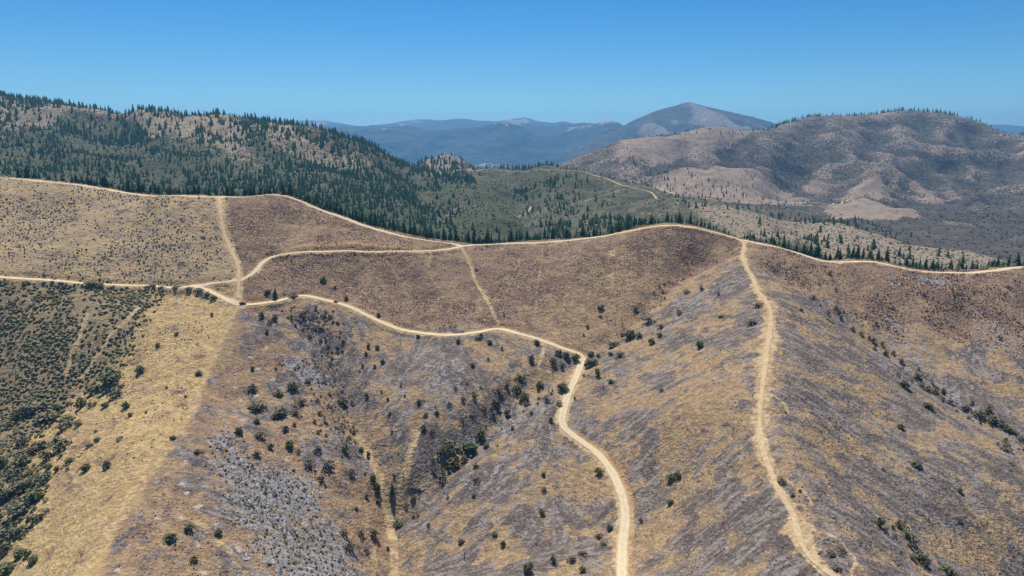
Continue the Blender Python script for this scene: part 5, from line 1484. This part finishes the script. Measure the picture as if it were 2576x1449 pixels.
def prism(prof, w, inset=0.0, y0=0.0):
    """Side profile (x, z) swept across the width; the upper edge may lean in."""
    zs = [p[1] for p in prof]
    lo, hi = min(zs), max(zs)
    V, n = [], len(prof)
    for s in (-1, 1):
        for x, z in prof:
            V.append((x, y0 + s * (w / 2 - inset * (z - lo) / (hi - lo + 1e-9)), z))
    bm = bmesh.new()
    vs = [bm.verts.new(v) for v in V]
    bm.faces.new(vs[:n][::-1]); bm.faces.new(vs[n:])
    for i in range(n):
        j = (i + 1) % n
        bm.faces.new((vs[i], vs[j], vs[n + j], vs[n + i]))
    bmesh.ops.recalc_face_normals(bm, faces=bm.faces[:])
    bmesh.ops.bevel(bm, geom=bm.edges[:], offset=0.04, segments=1, affect='EDGES')
    return bm


def bm_obj(name, bm, mat, parent):
    me = bpy.data.meshes.new(name)
    bm.to_mesh(me); bm.free()
    me.materials.append(mat)
    return link(name, me, parent)


def disc(name, r, w, mat, parent, at):
    bm = bmesh.new()
    bmesh.ops.create_cone(bm, cap_ends=True, segments=16, radius1=r, radius2=r, depth=w)
    bmesh.ops.bevel(bm, geom=[e for e in bm.edges if len(e.link_faces) == 2 and e.calc_face_angle() > 1], offset=min(r, w) * 0.18, segments=2, affect='EDGES')
    bmesh.ops.rotate(bm, verts=bm.verts, cent=(0, 0, 0), matrix=__import__('mathutils').Matrix.Rotation(R(90), 3, 'X'))
    o = bm_obj(name, bm, mat, parent)
    o.location = at
    return o


M_TYRE = plain_mat('tyre_rubber', (0.02, 0.02, 0.02), 0.9, nscale=8)
M_RIM = plain_mat('wheel_steel', (0.45, 0.45, 0.46), 0.35, 0.8, nscale=6)
M_GLASS = plain_mat('car_glass', (0.03, 0.035, 0.04), 0.08, 0.0, 0.6, nscale=3)
M_LAMP = plain_mat('lamp_glass', (0.7, 0.7, 0.68), 0.2, nscale=5)
M_TAIL = plain_mat('tail_lamp', (0.35, 0.02, 0.02), 0.3, nscale=5)


def paint(name, c): return plain_mat(name, c, 0.32, 0.0, 0.5, nscale=1.2, namp=0.12)


def wheels(root, xs, tr, r, w=0.24):
    for x in xs:
        for s in (-1, 1):
            wh = disc('wheel', r, w, M_TYRE, root, (x, s * tr, r))
            disc('rim', r * 0.55, w * 1.06, M_RIM, wh, (0, 0, 0))


def pickup(name, mat, label, cat_):
    t = link(name, None); tag(t, label, cat_)
    bm_obj('body', prism([(-2.6, 0.5), (2.5, 0.5), (2.62, 0.7), (2.55, 1.02), (1.35, 1.12), (-2.6, 1.12)], 1.85, 0.05), mat, t)
    cab = bm_obj('cabin', prism([(-0.75, 1.1), (1.3, 1.1), (0.75, 1.78), (-0.55, 1.82)], 1.76, 0.18), mat, t)
    bm_obj('windshield', prism([(1.20, 1.17), (1.29, 1.15), (0.80, 1.745), (0.72, 1.745)], 1.5, 0.14), M_GLASS, t)
    for s in (-1, 1):
        bm_obj('side_window', prism([(-0.6, 1.2), (0.98, 1.2), (0.62, 1.7), (-0.45, 1.72)], 0.06, 0.0, s * 0.80), M_GLASS, t)
        bm_obj('headlight', prism([(2.52, 0.82), (2.63, 0.82), (2.6, 0.98), (2.5, 0.98)], 0.34, 0, s * 0.68), M_LAMP, t)
        bm_obj('tail_light', prism([(-2.66, 0.8), (-2.58, 0.8), (-2.58, 1.05), (-2.66, 1.05)], 0.18, 0, s * 0.8), M_TAIL, t)
        bm_obj('bed_side', prism([(-2.58, 1.1), (-0.8, 1.1), (-0.8, 1.34), (-2.58, 1.34)], 0.12, 0, s * 0.84), mat, t)
    bm_obj('tailgate', prism([(-2.6, 1.1), (-2.5, 1.1), (-2.5, 1.34), (-2.6, 1.34)], 1.58), mat, t)
    bm_obj('bumper', prism([(2.58, 0.48), (2.74, 0.5), (2.72, 0.68), (2.58, 0.7)], 1.8), M_RIM, t)
    wheels(t, (-1.65, 1.65), 0.84, 0.39)
    return t


def buggy(name, mat, label):
    t = link(name, None); tag(t, label, 'utility vehicle')
    bm_obj('body', prism([(-1.5, 0.45), (1.3, 0.42), (1.55, 0.62), (1.35, 0.92), (0.6, 1.02), (0.35, 0.7), (-0.5, 0.7), (-0.6, 1.02), (-1.5, 1.02)], 1.5, 0.05), mat, t)
    bm_obj('roof', prism([(-0.75, 1.82), (0.5, 1.8), (0.5, 1.9), (-0.75, 1.92)], 1.4), mat, t)
    for x0, x1 in ((-0.7, -0.68), (0.75, 0.42)):
        for s in (-1, 1):
            me = np_mesh('roll_bar', *tube([(x0, s * 0.66, 0.95), (x1, s * 0.64, 1.84)], [0.045, 0.045], 6), M_TYRE)
            link('roll_bar', me, t)
    for s in (-1, 1):
        bm_obj('seat', prism([(-0.5, 0.68), (0.1, 0.68), (0.1, 0.85), (-0.35, 0.85), (-0.5, 1.35), (-0.62, 1.35)], 0.5, 0, s * 0.33), M_TYRE, t)
        bm_obj('headlight', prism([(1.38, 0.74), (1.46, 0.72), (1.4, 0.88), (1.34, 0.88)], 0.25, 0, s * 0.5), M_LAMP, t)
    wheels(t, (-1.05, 1.05), 0.68, 0.36, 0.28)
    return t


def camper(name, label):
    t = link(name, None); tag(t, label, 'camper')
    white = paint('camper_white', (0.80, 0.80, 0.78))
    bm_obj('body', prism([(-3.6, 0.55), (3.3, 0.55), (3.7, 1.2), (3.5, 2.75), (-3.4, 2.85), (-3.7, 2.4)], 2.4, 0.06), white, t)
    for x in (-2.4, -0.4, 1.9):
        f = bm_obj('window', prism([(x - .5, 1.55), (x + .5, 1.55), (x + .5, 2.25), (x - .5, 2.25)], 0.07, 0, -1.19), M_GLASS, t)
    d = bm_obj('door', prism([(0.5, 0.65), (1.15, 0.65), (1.15, 2.5), (0.5, 2.5)], 0.08, 0, -1.2), M_RIM, t)
    bm_obj('handle', prism([(1.0, 1.4), (1.08, 1.4), (1.08, 1.55), (1.0, 1.55)], 0.06, 0, -1.26), M_TYRE, d)
    link('drawbar', np_mesh('drawbar', *tube([(3.2, 0, 0.55), (4.7, 0, 0.5)], [0.09, 0.07], 6), M_TYRE), t)
    wheels(t, (-0.5, 0.35), 1.0, 0.36)
    return t


def on_road(o, g, u, v, turn=0.0, ys=None, lift=0.2, scale=1.0):
    P, _ = g.hit([u - 9, u, u + 9], [v, v, v], ys)
    line = None
    if g is T1:
        best = min(((np.hypot(c[:, 0] - P[1, 0], c[:, 1] - P[1, 1]).min(), nme) for nme, (c, w, l) in road_geo.items() if nme == 'middle_road'))
        c = road_geo[best[1]][0]
        k = int(np.argmin(np.hypot(c[:, 0] - P[1, 0], c[:, 1] - P[1, 1])))
        q, d = c[k], c[min(k + 3, len(c) - 1)] - c[max(k - 3, 0)]
    else:
        q, d = P[1], P[2] - P[0]
    yaw = math.atan2(d[1], d[0]) + turn
    pitch = -math.atan2(d[2], math.hypot(d[0], d[1])) * math.cos(turn)
    o.location = (q[0], q[1], float(g.h(q[0], q[1])) + CZ + lift)
    o.rotation_euler = (0, pitch, yaw)
    o.scale = (scale,) * 3
    return o


on_road(pickup('pickup_truck', paint('dark_paint', (0.035, 0.018, 0.022)), 'dark maroon pickup truck parked at the road junction by the firebreak', 'truck'), T1, 608, 767, R(0))
on_road(buggy('utility_vehicle', paint('red_paint', (0.62, 0.04, 0.03)), 'small bright red utility vehicle on the middle road'), T1, 846, 762, R(0), scale=1.15)
on_road(camper('camper_trailer', 'white camper trailer parked on the saddle behind the ridge'), T2, 1036, 421.5, R(8), 900, 0.5)
on_road(pickup('pickup_truck', paint('white_paint', (0.80, 0.80, 0.80)), 'white pickup truck parked beside the camper on the saddle', 'truck'), T2, 1045, 421, R(-6), 900, 0.6)


def fallen_log(u0, v0, u1, v1, r, mat, label):
    P, _ = T1.hit([u0, u1], [v0, v1])
    a, b = P
    mid = (a + b) / 2
    n = 7
    line = [a + (b - a) * k / (n - 1) for k in range(n)]
    pts = [(q[0] - mid[0] + 0.12 * math.sin(2.3 * k), q[1] - mid[1], float(T1.h(q[0], q[1])) - mid[2] + r * 1.1) for k, q in enumerate(line)]
    o = link('fallen_log', None)
    o.location = (mid[0], mid[1], mid[2] + CZ)
    link('trunk', np_mesh('log_trunk', *tube(pts, [r * (1.15 - 0.5 * k / (n - 1)) for k in range(n)], 8), mat), o)
    for k, s in ((2, 1), (4, -1), (5, 1)):
        p = np.array(pts[k])
        d = np.array(pts[k + 1]) - p; d /= np.linalg.norm(d)
        sd = np.cross(d, (0, 0, 1)) * s
        link('branch_stub', np_mesh('branch_stub', *tube([p, p + sd * r * 2 + (0, 0, r * 1.6), p + sd * r * 3.2 + (0, 0, r * 3)], [r * .35, r * .25, r * .08], 5), mat), o)
    return tag(o, label, 'log')


M_PALEWOOD = plain_mat('bleached_wood', (0.55, 0.51, 0.45), 0.8, nscale=2)
fallen_log(1717.3 + 1085 / 3, 587 + 650 / 3, 1717.3 + 1150 / 3, 587 + 692 / 3, 0.42, M_CHAR, 'long charred log lying in the gully right of the spur')
fallen_log(858.7 + 515 / 3, 966 + 792 / 3, 858.7 + 600 / 3, 966 + 806 / 3, 0.34, M_CHAR, 'dark fallen log beside the gully tracks near the tall conifer')
fallen_log(858.7 + 598 / 3, 966 + 808 / 3, 858.7 + 628 / 3, 966 + 795 / 3, 0.24, M_PALEWOOD, 'short bleached log beside the gully tracks')
